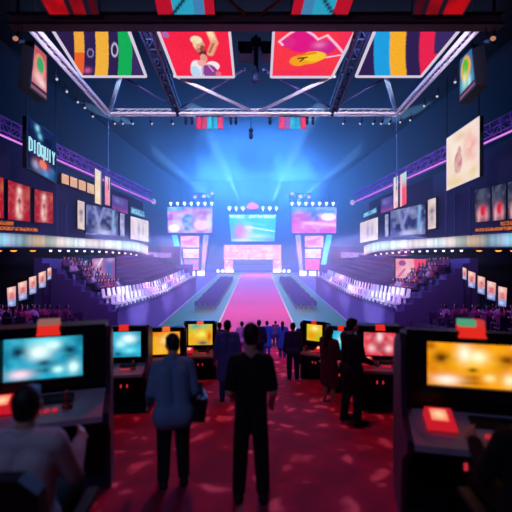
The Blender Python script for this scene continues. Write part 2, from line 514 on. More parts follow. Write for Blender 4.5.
dk = '1c1326'
fl = paint(dk, [('r', .05, 0, .42, 1, 'b80d18'), ('r', .52, 0, .74, 1, '8f0c18'), ('r', .84, 0, .95, 1, '4a0a18'), ('n', 5, 9, '300810', .35, 3)])
fr_ = paint(dk, [('r', .58, 0, .95, 1, 'b80d18'), ('r', .26, 0, .48, 1, '8f0c18'), ('r', .05, 0, .16, 1, '4a0a18'), ('n', 5, 9, '300810', .35, 3)])
rt = paint('1a1730', [('r', 0, 0, .27, 1, 'b4122c'), ('r', .27, 0, .64, 1, '2a9fc0'), ('r', .64, 0, .82, 1, '3f7fb0'), ('r', .82, 0, 1, 1, 'b4122c'), ('l', .2, -.1, .9, 1.2, .03, '141528')])
slab_panel('overhead_light_panel', 'red and black slatted light panel above the left end of the big beam', quad((26, -22), (92, -22), (100, 14.5), (48, 14.5), 10, 10, 11.6, 11.6), fl, 40, 8)
slab_panel('overhead_light_panel', 'red and black slatted light panel above the right end of the big beam', quad((420, -22), (486, -22), (464, 14.5), (412, 14.5), 10, 10, 11.6, 11.6), fr_, 40, 8)
slab_panel('overhead_light_panel', 'red and teal striped light panel above the beam, left of centre', quad((150, -22), (212, -22), (215, 14.5), (158, 14.5), 10, 10, 11.6, 11.6), rt, 60, 10)
slab_panel('overhead_light_panel', 'red and teal striped light panel above the beam, right of centre', quad((299, -22), (361, -22), (348, 14.5), (291, 14.5), 10, 10, 11.6, 11.6), lambda u, v: rt(1 - u, v), 60, 10)
for sd, a, b in ((-1, (215, -12), (246, 15)), (1, (297, -12), (260, 15))):
    m = MB(); m.tube(P(*a, 11.2), P(*b, 11.9), .045)
    tag(m.build('diagonal_brace', surf('rust_tube', 'a04a30', .5), loc=P(*b, 11.9)), 'thin rust orange diagonal tube over the beam, %s of centre' % SIDE[sd], 'brace')
# ---- four framed panels under the ceiling
YN, YF = 16.2, 19.9
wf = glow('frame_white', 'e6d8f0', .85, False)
def slanted(l0, l1, r0, r1, f):      # stripes printed askew to the panel's edges
    return lambda u, v: f(((l0 + (l1 - l0) * v) * (1 - u) + (r0 + (r1 - r0) * v) * u - 50) / 100., v)
p1 = slanted(82, 50, 146, 127, paint('3a2a62', [('r', -1, 0, .23, 1, '2b1f4a'), ('r', .23, .5, .33, 1, 'f0a83c'), ('r', .23, 0, .33, .5, 'e8602a'), ('r', .33, 0, .445, 1, '2f2052'), ('r', .445, 0, .575, 1, 'f0b040'), ('r', .575, 0, .675, 1, '2f2052'), ('r', .675, 0, .81, 1, '14ac58'),
                     ('e', .39, .5, .035, .09, '8a80b8'), ('e', .39, .5, .024, .065, '2f2052'), ('b', .37, .13, .035, .06, 'd05a9a'), ('e', .635, .56, .036, .14, 'c8c0e0'), ('e', .635, .56, .024, .1, '2f2052')]))
p2 = paint('f8284a', [('n', 3, 3, 'e81f46', .4, 2), ('e', .08, .84, .05, .05, 'a06ab8'),
                     ('l', .71, .95, .76, .7, .05, 'f4c49a'), ('l', .76, .7, .67, .5, .05, 'e8a884'), ('l', .7, .97, .73, .83, .035, 'fbdcb4'), ('l', .74, .68, .66, .52, .02, 'c06a5a'),
                     ('e', .52, .66, .085, .13, 'e0a488'), ('e', .5, .75, .085, .07, 'f4e0b8'), ('e', .46, .68, .025, .07, 'f0d0a0'), ('e', .55, .52, .06, .09, '6a2a34'), ('e', .57, .6, .035, .06, 'a04a44'), ('e', .5, .56, .03, .04, 'c07a68'),
                     ('e', .55, .4, .055, .09, 'e89a88'), ('e', .42, .16, .12, .2, 'eee6f0'), ('e', .36, .1, .08, .14, 'b8d8f0'), ('e', .67, .24, .11, .1, 'f6e8ee'), ('e', .5, .3, .07, .07, 'f4a8a4'), ('e', .6, .12, .13, .15, '8e3f90'), ('r', .5, 0, .74, .07, '8e3f90'), ('l', .46, .02, .5, .2, .012, 'a8b8e0'), ('l', .6, .25, .66, .12, .012, 'd8a0d0'), ('e', .74, .06, .05, .06, 'e06a7a')])
p3 = paint('f8384a', [('n', 3, 3, 'f02a62', .6, 5), ('e', .38, .72, .19, .2, 'e01a86'), ('e', .2, .7, .1, .1, 'e02a86'), ('e', .68, .6, .17, .14, 'd0248a'), ('b', .62, .66, .08, .06, 'f070b8'),
                     ('l', .08, .72, .2, .86, .016, 'f7c4e4'), ('l', .2, .86, .33, .96, .016, 'f7c4e4'), ('l', .33, .96, .5, .84, .016, 'f7c4e4'), ('l', .5, .84, .58, .76, .016, 'f7c4e4'), ('l', .58, .76, .68, .83, .016, 'f7c4e4'), ('l', .68, .83, .85, .66, .016, 'f7c4e4'), ('l', .85, .66, 1., .5, .016, 'f7c4e4'), ('l', .1, .7, .13, .66, .016, 'f7c4e4'), ('l', .78, .42, .98, .47, .014, 'f7c4e4'),
                     ('e', .5, .38, .2, .1, 'f5a624'), ('e', .4, .35, .14, .11, 'f2a026'), ('e', .6, .44, .17, .1, 'f6c62e'), ('l', .36, .45, .6, .51, .02, 'e8821a'), ('l', .38, .4, .5, .42, .015, '6a3a1a'), ('l', .42, .34, .46, .4, .012, '5a2a1a')])
p4 = slanted(56, 77, 121, 163, paint('2f2052', [('r', .25, 0, .41, 1, '1f9fe0'), ('r', .41, 0, .57, 1, 'f5ae2c'), ('r', .57, 0, .71, 1, '2f2052'), ('r', .71, 0, 1.5, 1, 'e82450'), ('r', .86, .5, 1.5, 1, '3a2a62')]))
slab_panel('overhead_screen', 'white framed overhead screen with orange, yellow and green stripes on navy', quad((50, 25), (127, 25), (146, 76), (82, 76), YN, YN, YF, YF), p1, 140, 40, None, wf, sides=(1, 2, 3))
slab_panel('overhead_screen', 'white framed red overhead screen showing an athlete with raised arm', quad((156, 25), (229, 25), (234, 76.5), (176, 76.5), YN, YN, YF, YF), p2, 120, 90, None, wf, sides=(1, 2, 3))
slab_panel('overhead_screen', 'white framed red overhead screen showing a magenta cloud and yellow bar', quad((274, 25), (358, 25), (332, 76.5), (271, 76.5), YN, YN, YF, YF), p3, 130, 90, None, wf, sides=(1, 2, 3))
slab_panel('overhead_screen', 'white framed overhead screen with blue and yellow stripes on navy', quad((377, 25), (463, 25), (421, 76), (356, 76), YN, YN, YF, YF), p4, 140, 40, None, wf, sides=(1, 2, 3))
# ---- lilac truss frame behind them
TZ = ZC + 8.3
def TP(px, py): # pixel on the truss plane
    Y = (TZ - ZC) * F / (HY - py); return P(px, py, Y)
def tube_thing(name, label, a, b, r, mat, cat='truss tube', group=None):
    a = Vector(a); b = Vector(b); m = MB(); m.tube(a, b, r, None, 10)
    for c in (a, b): m.ball(c, r * 1.5)
    return tag(m.build(name, mat, None, True, (a + b) / 2), label, cat, group)
for sd in (-1, 1):
    X = lambda px: px if sd < 0 else 512 - px - (6 if px == 108 else 4)
    a, b = TP(X(34), 30), TP(X(108), 114)
    t = thing('truss_rail', 'pale lilac lit truss rail running back along the %s side' % SIDE[sd], 'truss', (a + b) / 2)
    x = Vector((.16, 0, 0)); z = Vector((0, 0, .28))
    for o in (-x, x, z):
        m = MB(); m.tube(a + o, b + o, .085 if o != z else .05, None, 8); m.build('chord', steel, t)
    m = MB()
    for k in range(14):
        p0 = a + (b - a) * k / 14; p1_ = a + (b - a) * (k + 1) / 14
        m.tube(p0 - x, p1_ + z, .025, None, 5); m.tube(p0 + x, p1_ + z, .025, None, 5); m.tube(p0 - x, p1_ + x, .025, None, 5)
    m.build('lattice', steel, t)
a, b = TP(108, 114), TP(399, 114)
t = thing('truss_rail', 'pale lilac lit cross truss at the back of the ceiling frame', 'truss', (a + b) / 2)
y = Vector((0, .2, 0)); z = Vector((0, 0, .32))
for o in (-y, y, z):
    m = MB(); m.tube(a + o, b + o, .09 if o != z else .045, None, 8); m.build('chord', steel, t)
m = MB()
for k in range(36):
    p0 = a + (b - a) * k / 36; p1_ = a + (b - a) * (k + 1) / 36
    m.tube(p0 - y, p1_ + z, .022, None, 5); m.tube(p0 + y, p1_ - y, .022, None, 5)
m.build('lattice', steel, t)
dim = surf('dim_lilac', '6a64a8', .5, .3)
up = Vector((0, 0, .12)); up2 = Vector((0, 0, .3))
tube_thing('truss_brace', 'bright lilac diagonal brace from the athlete screen to the frame centre', TP(174, 77.5) + up, TP(254, 114) + up, .1, steel)
tube_thing('truss_brace', 'bright lilac diagonal brace from the cloud screen to the frame centre', TP(334, 77.5) + up, TP(258, 114) + up, .1, steel)
tube_thing('truss_brace', 'dim thin diagonal brace behind the athlete screen', TP(244, 76) + up2, TP(178, 114) + up2, .06, dim)
tube_thing('truss_brace', 'dim thin diagonal brace behind the cloud screen', TP(264, 76) + up2, TP(334, 114) + up2, .06, dim)
tube_thing('truss_brace', 'dim thin diagonal brace behind the green striped screen', TP(118, 80) + up2, TP(178, 114) + up2, .05, dim)
tube_thing('truss_brace', 'dim thin diagonal brace behind the blue striped screen', TP(392, 80) + up2, TP(332, 114) + up2, .05, dim)
tube_thing('truss_brace', 'short pale blue strut from green striped screen to frame corner', TP(121, 76) + up, TP(110, 113) + up, .12, surf('ice_steel', 'a8cfe6', .4, .2))
tube_thing('truss_brace', 'short pale blue strut from blue striped screen to frame corner', TP(385, 76) + up, TP(396, 113) + up, .12, surf('ice_steel', 'a8cfe6', .4, .2))
navy = surf('navy_steel', '1b2248', .5, .3)
for sd in (-1, 1):
    X = lambda px: px if sd < 0 else 510 - px
    a, b = P(X(144), 30, 15), P(X(177), 113, 26) - Vector((0, 0, .1))
    t = truss('hanging_girder', 'dark navy lattice beam running back beside the %s red screen' % SIDE[sd], a + Vector((0, 0, .3)), b + Vector((0, 0, .3)), .4, navy, .07, bays=12)
    c = P(X(178), 113, 25.9)
    m = MB(); m.ball(c + Vector((0, -.1, .1)), (.2, .25, .3)); m.tube(c + Vector((0, -.1, -.25)), c + Vector((0, -.1, .9)), .09); tag(m.build('truss_clamp', navy, None, True, c), 'dark clamp joining the %s lattice beam to the cross truss' % SIDE[sd], 'clamp')
# central hanging spotlight stem
c = P(256, 78, 20)
t = thing('hanging_spotlight', 'dark spotlight on a stem between the two red screens', 'lamp', c)
m = MB(); m.tube(c + Vector((0, 0, .3)), c + Vector((0, 0, 2.1)), .11); m.build('stem', navy, t)
m = MB(); m.tube(c + Vector((0, 0, .35)), c + Vector((0, -.1, -.2)), .17, .22, 12); m.build('lamp_housing', navy, t, True)
m = MB(); m.box(c + Vector((0, 0, 1.7)), (.5, .4, .45)); m.build('bracket', navy, t)
# dark boxes of the air ducts between the red banners
for k, (px, py, w) in enumerate(((246, 60, 1.0), (268, 60, 1.0))):
    c = P(px, py - 8, 20.6); m = MB(); m.box(c, (.75, 1.2, .5)); m.box(c - Vector((0, .1, .3)), (.6, 1., .12))
    tag(m.build('speaker_box', navy, loc=c), 'dark blue speaker box %s of the central hanging spotlight' % ('left' if k == 0 else 'right'), 'speaker')
# coloured cloth strips under the cross truss
for sd in (-1, 1):
    x0, x1 = (196, 223) if sd < 0 else (279, 306)
    cols = ['e23a62', 'c8456a', '38b8c8', '2aa0b8', 'e2456e'] if sd < 0 else ['e2456e', '9a60a0', '38b8c8', '2aa0b8', 'e23a62']
    tl, tr = P(x0, 117, 26), P(x1, 117, 26)
    t = thing('hanging_cloth', 'red and teal striped cloth hung under the cross truss, %s of centre' % SIDE[sd], 'cloth', P((x0 + x1) / 2, 129, 26))
    for i, c in enumerate(cols):
        m = MB(); N = 6
        for j in range(N + 1):
            for ii in range(5):
                u = (i + ii / 4) / 5; px = x0 + (x1 - x0) * u
                p = P(px, 117 + 12 * j / N, 26); p.y += .06 * math.sin(ii * 1.6 + j * .6); m.v.append(p)
        m.f = [(j * 5 + ii, j * 5 + ii + 1, (j + 1) * 5 + ii + 1, (j + 1) * 5 + ii) for j in range(N) for ii in range(4)]; m.m = [0] * len(m.f)
        o = m.build('cloth_strip', surf('cloth_' + c, c, .8), t, True)
        sol = o.modifiers.new('thickness', 'SOLIDIFY'); sol.thickness = .02
    m = MB(); m.tube(tl + Vector((0, 0, .04)), tr + Vector((0, 0, .04)), .04); m.build('rod', navy, t)
# spotlights under the frame
def spotlamp(c, label, group, aim=(0, .1, -.2), col='e8e4f4', st=.7, sc=.8):
    c = Vector(c); aim = Vector(aim).normalized(); t = thing('truss_spotlight', label, 'lamp', c, group)
    m = MB(); m.tube(c, c + aim * .32 * sc, .07 * sc, .1 * sc, 10); m.build('lamp_housing', navy, t, True)
    m = MB(); m.ball(c + aim * .33 * sc, (.085 * sc,) * 3, 8, 6); m.build('bulb', glow('lamp_%s_%g' % (col, st), col, st), t, True)
    m = MB(); m.tube(c, c + Vector((0, 0, .36 * sc)), .025 * sc); m.tube(c + Vector((-.1 * sc, 0, 0)), c + Vector((.1 * sc, 0, 0)), .02 * sc); m.build('yoke', dsteel, t)
    return t
for px in (113, 121, 131, 150, 171, 345, 362, 375, 383, 391):
    c = P(px, 120.5, 26); spotlamp(c, 'small white spotlight hung under the %s half of the cross truss' % ('left' if px < 256 else 'right'), 'spotlights under the cross truss', ((1 if px < 256 else -1) * .5, -.2, -.8))
for px, py in ((56, 79), (66, 92), (77, 103), (84, 109), (92, 118), (456, 82), (438, 97), (425, 107), (411, 122), (401, 124)):
    s_ = -1 if px < 256 else 1
    base = TP(px, py - 8); spotlamp(base + Vector((0, 0, -.2)), 'small white spotlight hung outside the %s truss rail' % SIDE[s_], 'spotlights outside the %s truss rail' % SIDE[s_], (-s_ * .3, -.3, -.8))
for px in (186, 192, 307, 313, 231, 236, 270):
    c = P(px, 122, 26.3); m = MB(); m.ball(c, (.11, .11, .2)); m.tube(c, c + Vector((0, 0, .5)), .03); m.box(c + Vector((0, 0, .28)), (.2, .2, .16))
    tag(m.build('hanging_moving_lamp', navy, None, True, c), 'dark moving head lamp hung under the cross truss', 'lamp', 'dark moving heads under the cross truss')
c = P(251, 136, 26); m = MB(); m.ball(c, (.14, .14, .24)); m.tube(c, c + Vector((0, 0, 1.2)), .03); m.box(c + Vector((0, 0, .35)), (.25, .25, .2))
tag(m.build('hanging_moving_lamp', navy, None, True, c), 'dark moving head lamp hanging lowest at the frame centre', 'lamp')
# cable + double vertical banners at each frame corner
for sd in (-1, 1):
    X = lambda px: px if sd < 0 else 506 - px
    if sd < 0: bb = [((95, 168), (101.5, 172), (101.5, 205), (95, 203), paint('f4d8b8', [('n', 3, 8, 'f6ecd4', .8, 1), ('r', .8, 0, 1, 1, '9a8ab0'), ('g', .7, 1.3, 'd8d8e8')])), ((105, 176), (110, 177.5), (110, 206), (105, 204.5), paint('f08ab0', [('n', 3, 8, 'f4b0c8', .8, 6), ('g', .6, 1.1, 'f4d0e0')]))]
    else: bb = [((393.5, 178), (398, 175.5), (398, 207), (393.5, 209), paint('f0b8c8', [('n', 3, 8, 'f4e0e8', .8, 1), ('g', .6, 1., 'a8d8e0'), ('r', 0, 0, .3, 1, 'f4d8e8')])), ((400, 175), (406.5, 171), (406.5, 204), (400, 207), paint('f0527a', [('n', 3, 8, 'f07a90', .6, 6), ('g', .5, .8, 'b8d8e4'), ('r', 0, 0, .25, 1, 'f4c0d0')]))]
    top = TP(108 if sd < 0 else 397, 114); 
    anchor = P((103 if sd < 0 else 399.5), 171, 26)
    m = MB(); m.tube(Vector((top.x, 26, TZ)), Vector((top.x, 26, ZC + 3.4)), .022)
    tag(m.build('hanging_cable', surf('cable_blue', '5a7ab0', .5), loc=(top.x, 26, ZC + 3.4)), 'thin cable hanging straight down from the %s frame corner' % SIDE[sd], 'cable')
    for i, (tl, tr, br, bl, fn) in enumerate(bb):
        cname = (('cream', 'pink'), ('pale pink', 'red and pale blue'))[0 if sd < 0 else 1][i]
        display('hanging_banner', 'narrow %s lit banner hung from the %s frame corner' % (cname, SIDE[sd]), 'banner', quad(tl, tr, br, bl, 26), fn, 8, 20, .08, .02)

# ================================================================== FACADE ITEMS
lp = glow('led_magenta', 'e080e8', 1.1)
pur = surf('purple_steel', 'b070f0', .5, .3)
for sd in (-1, 1):
    if sd < 0: a, b, e0, e1 = P(-16, 118, 28), P(150, 197, 50), P(-16, 131, 28), P(151, 203, 50)
    else: a, b, e0, e1 = P(528, 114, 28), P(357, 198, 50), P(528, 127, 28), P(355, 204, 50)
    t = truss('lattice_truss', 'purple lattice roof truss lit magenta above the %s tier' % SIDE[sd], a, b, 1.0, pur, .06, bays=26)
    m = MB(); m.tube(e0 + Vector((-sd * .55, 0, 0)), e1 + Vector((-sd * .55, 0, 0)), .075, None, 8); m.build('light_strip', lp, t)
    c = e1 + Vector((-sd * .3, .1, .2)); m = MB(); m.ball(c, (.3, .3, .35)); m.build('end_cap', glow('cap_white', 'c8d8f8', .8), t, True)

figr = lambda k: paint('ac1430', [('n', 2, 3, '8c0c26', .4, k), ('b', .5, .5, .2, .36, 'd8485a', .9), ('b', .5, .8, .1, .1, 'fce4d8'), ('b', .48, .58, .11, .14, 'f4b8b0'), ('e', .5, .52, .06, .1, '8a1a34'), ('b', .42, .3, .08, .16, 'fbe0d4', .95), ('b', .6, .36, .07, .14, 'f0a8a4', .9), ('b', .52, .12, .12, .08, 'f8d0c4', .8), ('b', .92, .8, .1, .16, 'd06a3a', .6), ('n', 9, 13, 'fbe4d8', .06, k + 4)])
def fdisp(name, label, TL, TR, BR, BL, fn, nx=20, ny=24, off=.3, group=None, strength=1., rim=.06, rimmat=None, depth=.15):
    return display(name, label, 'screen' if 'poster' not in name else 'poster', [fp(*p, off) for p in (TL, TR, BR, BL)], fn, nx, ny, depth, rim, rimmat, strength, group)
fdisp('lightbox_poster', 'red lit poster with pale figure, cut by the left picture edge', (-14, 172), (3.5, 178), (3.5, 218.5), (-14, 216), figr(1))
fdisp('lightbox_poster', 'red lit poster with pale standing figure, wider of the left pair', (8, 180), (30, 187), (30, 221.5), (8, 219.5), figr(2))
fdisp('lightbox_poster', 'red lit poster with pale standing figure, beside the navy wall panel', (34.5, 189), (53, 193), (53, 223.5), (34.5, 222), figr(3))
figd = lambda k: paint('241c40', [('b', .5, .72, .34, .3, '3f4a66', .9), ('n', 6, 8, '5a6478', .5, k), ('b', .45, .25, .3, .22, 'e88a98', .9), ('e', .56, .33, .2, .16, 'd81c3c'), ('b', .25, .15, .1, .2, 'f0b8c0', .8), ('b', .75, .18, .12, .18, 'e8a0b0', .7)])
fdisp('lightbox_poster', 'dark poster with red heart shape, left one of the right tier', (475, 190), (490.5, 187), (490.5, 221), (475, 222.5), figd(1))
fdisp('lightbox_poster', 'dark poster with red heart shape, middle one of the right tier', (492, 186.5), (506, 183), (506, 219.5), (492, 221), figd(2))
fdisp('lightbox_poster', 'dark poster with red heart shape, cut by the right picture edge', (508, 182.5), (526, 178), (526, 217.5), (508, 219.3), figd(3))
# orange running text under the posters
tx = lambda k: paint('1c1230', [('t', .12, .88, .02, .98, 26, 'd8703a', k)])
fdisp('text_sign', 'upper short line of orange lettering under the left posters', (-16, 218.5), (14, 221.5), (14, 226), (-16, 224), tx(1), 90, 6, rim=.01)
fdisp('text_sign', 'lower long line of orange lettering under the left posters', (-16, 225), (39, 228), (39, 232), (-16, 229.5), tx(2), 150, 6, rim=.01)
fdisp('text_sign', 'upper short line of orange lettering under the right posters', (500, 221.5), (526, 219), (526, 224.5), (500, 226), tx(3), 90, 6, rim=.01)
fdisp('text_sign', 'lower long line of orange lettering under the right posters', (474, 228.5), (526, 225), (526, 229.5), (474, 232), tx(4), 150, 6, rim=.01)
# peach windows strip
for i in range(4):
    x0 = 61.5 + i * 8.5; x1 = x0 + 7.3; s_ = 12.5 / 34.
    y0 = 173 + (x0 - 61.5) * s_; y1 = 173 + (x1 - 61.5) * s_
    fdisp('lit_panel', 'peach lit panel, %s of four under the purple truss' % ('first from the left', 'second from the left', 'third from the left', 'rightmost')[i], (x0, y0), (x1, y1), (x1, y1 + 9.5), (x0, y0 + 10), paint('e8b090', [('n', 2, 2, 'f4c8a8', .7, i)]), 6, 6, .3, rim=.03)
# monochrome screens etc
mono = lambda k: paint('4a4f94', [('n', 4, 3, '23255e', .9, k), ('l', .25, .95, .42, .1, .05, '8a90c8'), ('l', .55, 1, .35, .3, .04, '8f97d0'), ('e', .63, .5, .12, .28, '2c2f6a'), ('b', .6, .8, .2, .1, '8088c4'), ('b', .55, .08, .22, .1, 'd8dcf4', .9), ('b', .87, .2, .06, .2, 'c0d0f0', .8), ('l', .85, 1, .82, .2, .04, '7ab0e0'), ('n', 9, 8, 'b0b8e4', .35, k + 2)])
fdisp('wall_mounted_screen', 'wide blue grey screen with abstract picture above the left ribbon', (86, 204), (118, 210), (118, 235.8), (86, 233), mono(4), 40, 30)
fdisp('wall_mounted_screen', 'wide blue grey screen with abstract picture above the right ribbon', (390.5, 211), (425.5, 203.5), (425.5, 234), (390.5, 236.5), mono(9), 40, 30)
pil = lambda k: paint('e4c8c8', [('n', 3, 8, 'f4e4d4', .8, k), ('b', .5, .6, .3, .1, '5a4a80', .9), ('b', .5, .35, .2, .12, '8a78a0', .7)])
fdisp('pillar_sign', 'narrow cream lit sign left of the wide left screen', (77.5, 200), (84.5, 202), (84.5, 230), (77.5, 228.5), pil(3), 8, 24)
fdisp('pillar_sign', 'narrow cream lit sign right of the wide right screen', (428, 200), (436, 197.5), (436, 228), (428, 229.5), pil(5), 8, 24)
sl = paint('9a98d0', [('n', 2, 8, 'd0d0f0', .8, 3)])
fdisp('pillar_sign', 'slim lavender lit sign right of the wide left screen', (120, 213), (124.5, 214), (124.5, 236.5), (120, 236), sl, 4, 16)
fdisp('pillar_sign', 'slim lavender lit sign left of the wide right screen', (385, 215), (388.5, 214), (388.5, 236.5), (385, 237), sl, 4, 16)
pp = paint('5a3f98', [('b', .4, .7, .3, .2, '8a88d8', .9), ('g', .4, -.1, 'c050b0'), ('n', 4, 4, '4a3a8a', .5, 8)])
fdisp('wall_poster', 'purple lit poster above the right corner of the left screen', (112, 194.5), (128, 200), (128, 214), (112, 209.5), pp, 14, 12)
fdisp('wall_poster', 'purple lit poster above the left corner of the right screen', (381, 199), (393, 195), (393, 209.5), (381, 213.5), pp, 14, 12)
prow = lambda k: paint('f0dce6', [('n', 3, 3, 'fff4f4', .8, k), ('b', .45, .5, .06, .3, '9a8fb8', .9), ('b', .68, .5, .05, .25, 'a89abc', .8), ('b', 1., .4, .12, .12, 'ffffff')])
fdisp('prow_screen', 'white glowing screen at the far end of the left tier', (130.5, 216), (148.5, 221), (148.5, 242), (130.5, 239), prow(3), 20, 20, .5)
fdisp('prow_screen', 'white glowing screen at the far end of the right tier', (360, 223), (378, 217), (378, 239.5), (360, 243), prow(5), 20, 20, .5)
cy = lambda k: paint('24488f', [('t', .2, .8, .06, .94, 7, 'a8ecf8', k), ('l', .05, .3, .95, .35, .08, '7fd4f0')])
fdisp('cyan_sign', 'small cyan lit sign above the white screen, left tier', (130.5, 205.5), (145, 211), (145, 219), (130.5, 214), cy(3), 26, 8, .5)
fdisp('cyan_sign', 'small cyan lit sign above the white screen, right tier', (363, 213), (377, 206.5), (377, 213), (363, 219), cy(6), 26, 8, .5)
# wall pilasters and conduits on the facade, one thing each
for k, (px, y0, y1) in enumerate(((57, 186, 234), (66, 205, 235), (446, 190, 236), (455, 195, 235), (470, 188, 235))):
    a, b = fp(px, y0, .25), fp(px, y1, .25); m = MB(); m.bar(a, b, .1, .1); m.box(a, (.24, .24, .1)); m.box(b, (.24, .24, .1))
    tag(m.build('wall_conduit', surf('conduit', '453f78', .5), loc=b), ('thin upright conduit beside the red posters', 'short upright conduit left of the cream pillar sign', 'upright conduit below the big cream billboard', 'upright conduit in the middle of the right navy wall', 'upright conduit beside the dark heart posters')[k], 'conduit')

# ---- hanging signs at the near corners
def frame_hang(t, q):
    for p in (q[0], q[1]):
        p = Vector(p); m = MB(); m.tube(p, Vector((p.x, p.y, ZC + 11.5)), .03, None, 6); m.build('hanging_rod', dsteel, t)
nf = paint('101a44', [('n', 3, 3, '182a5c', .8, 2), ('b', .33, .92, .07, .07, '8ae0f8'), ('b', .42, .78, .07, .06, '7ad0f4'), ('b', .5, .2, .2, .12, 'd84a3a'), ('e', .52, .22, .13, .1, 'f47a5a'), ('b', .28, .14, .1, .08, 'c8c8e8', .9), ('b', .62, .07, .25, .09, '4a9ae0', .9), ('b', .85, .2, .1, .06, '4a90d0', .7), ('n', 8, 8, '1c3a7a', .3, 7)])
q = [P(27, 117, 24.5), P(56, 137, 28), P(56, 183, 28), P(27, 167, 24.5)]
t = display('hanging_sign', 'dark blue hanging sign with pale cyan capitals and a red ball', 'sign', q, nf, 40, 40, .25, .05); frame_hang(t, q)
# pale block capitals on that sign
n = facing(q); tl, tr, br, bl = [Vector(p) for p in q]
def SP(u, v): return (bl * (1 - u) + br * u) * (1 - v) + (tl * (1 - u) + tr * u) * v + n * .03
glyphs = {'D': [(0, 0, 0, 1), (0, 1, .7, .85), (.7, .85, .7, .15), (.7, .15, 0, 0)], 'I': [(.3, 0, .3, 1)], 'O': [(0, .1, 0, .9), (0, .9, .35, 1), (.35, 1, .7, .9), (.7, .9, .7, .1), (.7, .1, .35, 0), (.35, 0, 0, .1)],
          'Q': [(0, .1, 0, .9), (0, .9, .7, .9), (.7, .9, .7, .1), (.7, .1, 0, .1), (.4, .3, .8, -.12)], 'U': [(0, 1, 0, .1), (0, .1, .7, .1), (.7, .1, .7, 1)], 'Y': [(0, 1, .35, .5), (.7, 1, .35, .5), (.35, .5, .35, 0)]}
for i, ch in enumerate('DIOQUIY'):
    m = MB(); u0 = .06 + i * .131
    for (x0, y0, x1, y1) in glyphs[ch]:
        a = SP(u0 + x0 * .12, .36 + y0 * .27); b = SP(u0 + x1 * .12, .36 + y1 * .27); m.bar(a, b, .1, .05, up=n)
    m.build('letter', glow('letter_cyan', 'a8e4f4', 1.), t)
bb = paint('f4dcc8', [('n', 3, 4, 'fbeadc', .9, 2), ('b', .8, .6, .22, .3, 'f0a0a0', .8), ('e', .38, .42, .13, .2, 'c87a84'), ('e', .42, .62, .06, .09, 'b86a74'), ('b', .45, .88, .2, .08, 'e0c09a', .7), ('b', .3, .1, .3, .1, 'e8cc90', .8), ('b', .85, .15, .15, .1, 'e8d098', .8), ('n', 7, 8, 'f8e8dc', .4, 6)])
q = [P(447, 139, 28), P(479, 117, 24), P(479, 176, 24), P(447, 190, 28)]
t = display('hanging_billboard', 'big glowing cream billboard with rose figure hanging on the right', 'billboard', q, bb, 36, 40, .25, .05, glow('frame_white', 'e6d8f0', .85, False)); frame_hang(t, q)
q = [P(34.5, 44, 18), P(46.5, 56, 19.1), P(46.5, 99.5, 19.1), P(30.5, 87, 17.6)]
dl = paint('c86a78', [('b', .5, .9, .5, .1, 'b0483a', .8), ('e', .5, .62, .42, .28, 'e88a80'), ('e', .52, .66, .26, .18, '3aa868'), ('b', .4, .35, .3, .12, 'f4c8c8', .9), ('b', .7, .28, .25, .1, 'f8e0e0', .9), ('r', 0, 0, 1, .1, '8a5a70'), ('r', 0, .1, 1, .14, '3a2440')])
t = display('hanging_screen', 'small hanging screen with green oval on red, upper left', 'screen', q, dl, 16, 30, .5, .1); frame_hang(t, q)
q = [P(460, 60, 19.1), P(472, 48, 18), P(475.5, 84, 17.6), P(460, 101, 19.1)]
dr = paint('3a6aa8', [('b', .45, .3, .4, .2, '58c8e0', .9), ('e', .45, .66, .38, .3, 'e8b050'), ('e', .42, .7, .22, .2, '58b83a'), ('b', .35, .4, .15, .2, 'e8f0b0', .8), ('b', .65, .25, .1, .15, 'd8f4f8', .8), ('r', 0, 0, 1, .1, '8a5a80'), ('r', 0, .1, 1, .14, '3a2440')])
t = display('hanging_screen', 'small hanging screen with green and yellow drop on blue, upper right', 'screen', q, dr, 16, 30, .5, .1); frame_hang(t, q)

# ---- five standing displays on each side concourse
five = [((7, 288), (16, 286), (16, 306), (8, 307)), ((18, 283), (27, 280.5), (27, 299), (19, 301)), ((29, 277.5), (36.5, 275.5), (36.5, 293), (29.5, 295)), ((38.5, 273), (46, 270.5), (46, 287), (39, 288.5)), ((47.5, 268.5), (51.5, 267), (51.5, 279), (47.5, 280.5))]
fv = lambda k: paint('e8a0a0', [('b', .4, .85, .3, .15, 'fbe0d0'), ('b', .55, .62, .25, .1, 'd04a50', .9), ('b', .5, .45, .3, .08, 'b83048', .8), ('g', .42, .3, '7a90d8'), ('b', .4, .18, .3, .1, 'c8d4f8', .9), ('g', .12, -.05, '3a4a90'), ('n', 4, 8, 'f4c0b8', .3, k)])
words_ = ('nearest', 'second nearest', 'middle', 'second farthest', 'farthest')
for sd in (-1, 1):
    for k, (TL, TR, BR, BL) in enumerate(five):
        y = 18.2 + k * 2.
        if sd < 0: q = quad(TL, TR, BR, BL, y)
        else: q = quad((514 - TR[0], TR[1]), (514 - TL[0], TL[1]), (514 - BL[0], BL[1]), (514 - BR[0], BR[1]), y)
        t = display('standing_display', 'pink and blue upright display on the %s concourse, %s of five' % (SIDE[sd], words_[k]), 'screen', q, fv(k), 10, 24, .12, .03)
        c = (Vector(q[2]) + Vector(q[3])) / 2; fl_ = ZC - 3.25 - .14 * (math.floor(y) - 11)
        m = MB(); m.tube(c + Vector((0, .07, .1)), Vector((c.x, c.y + .07, fl_)), .04); m.build('post', dsteel, t)
        m = MB(); m.box((c.x, c.y + .07, fl_ + .03), (.4, .35, .06)); m.build('base', dsteel, t)
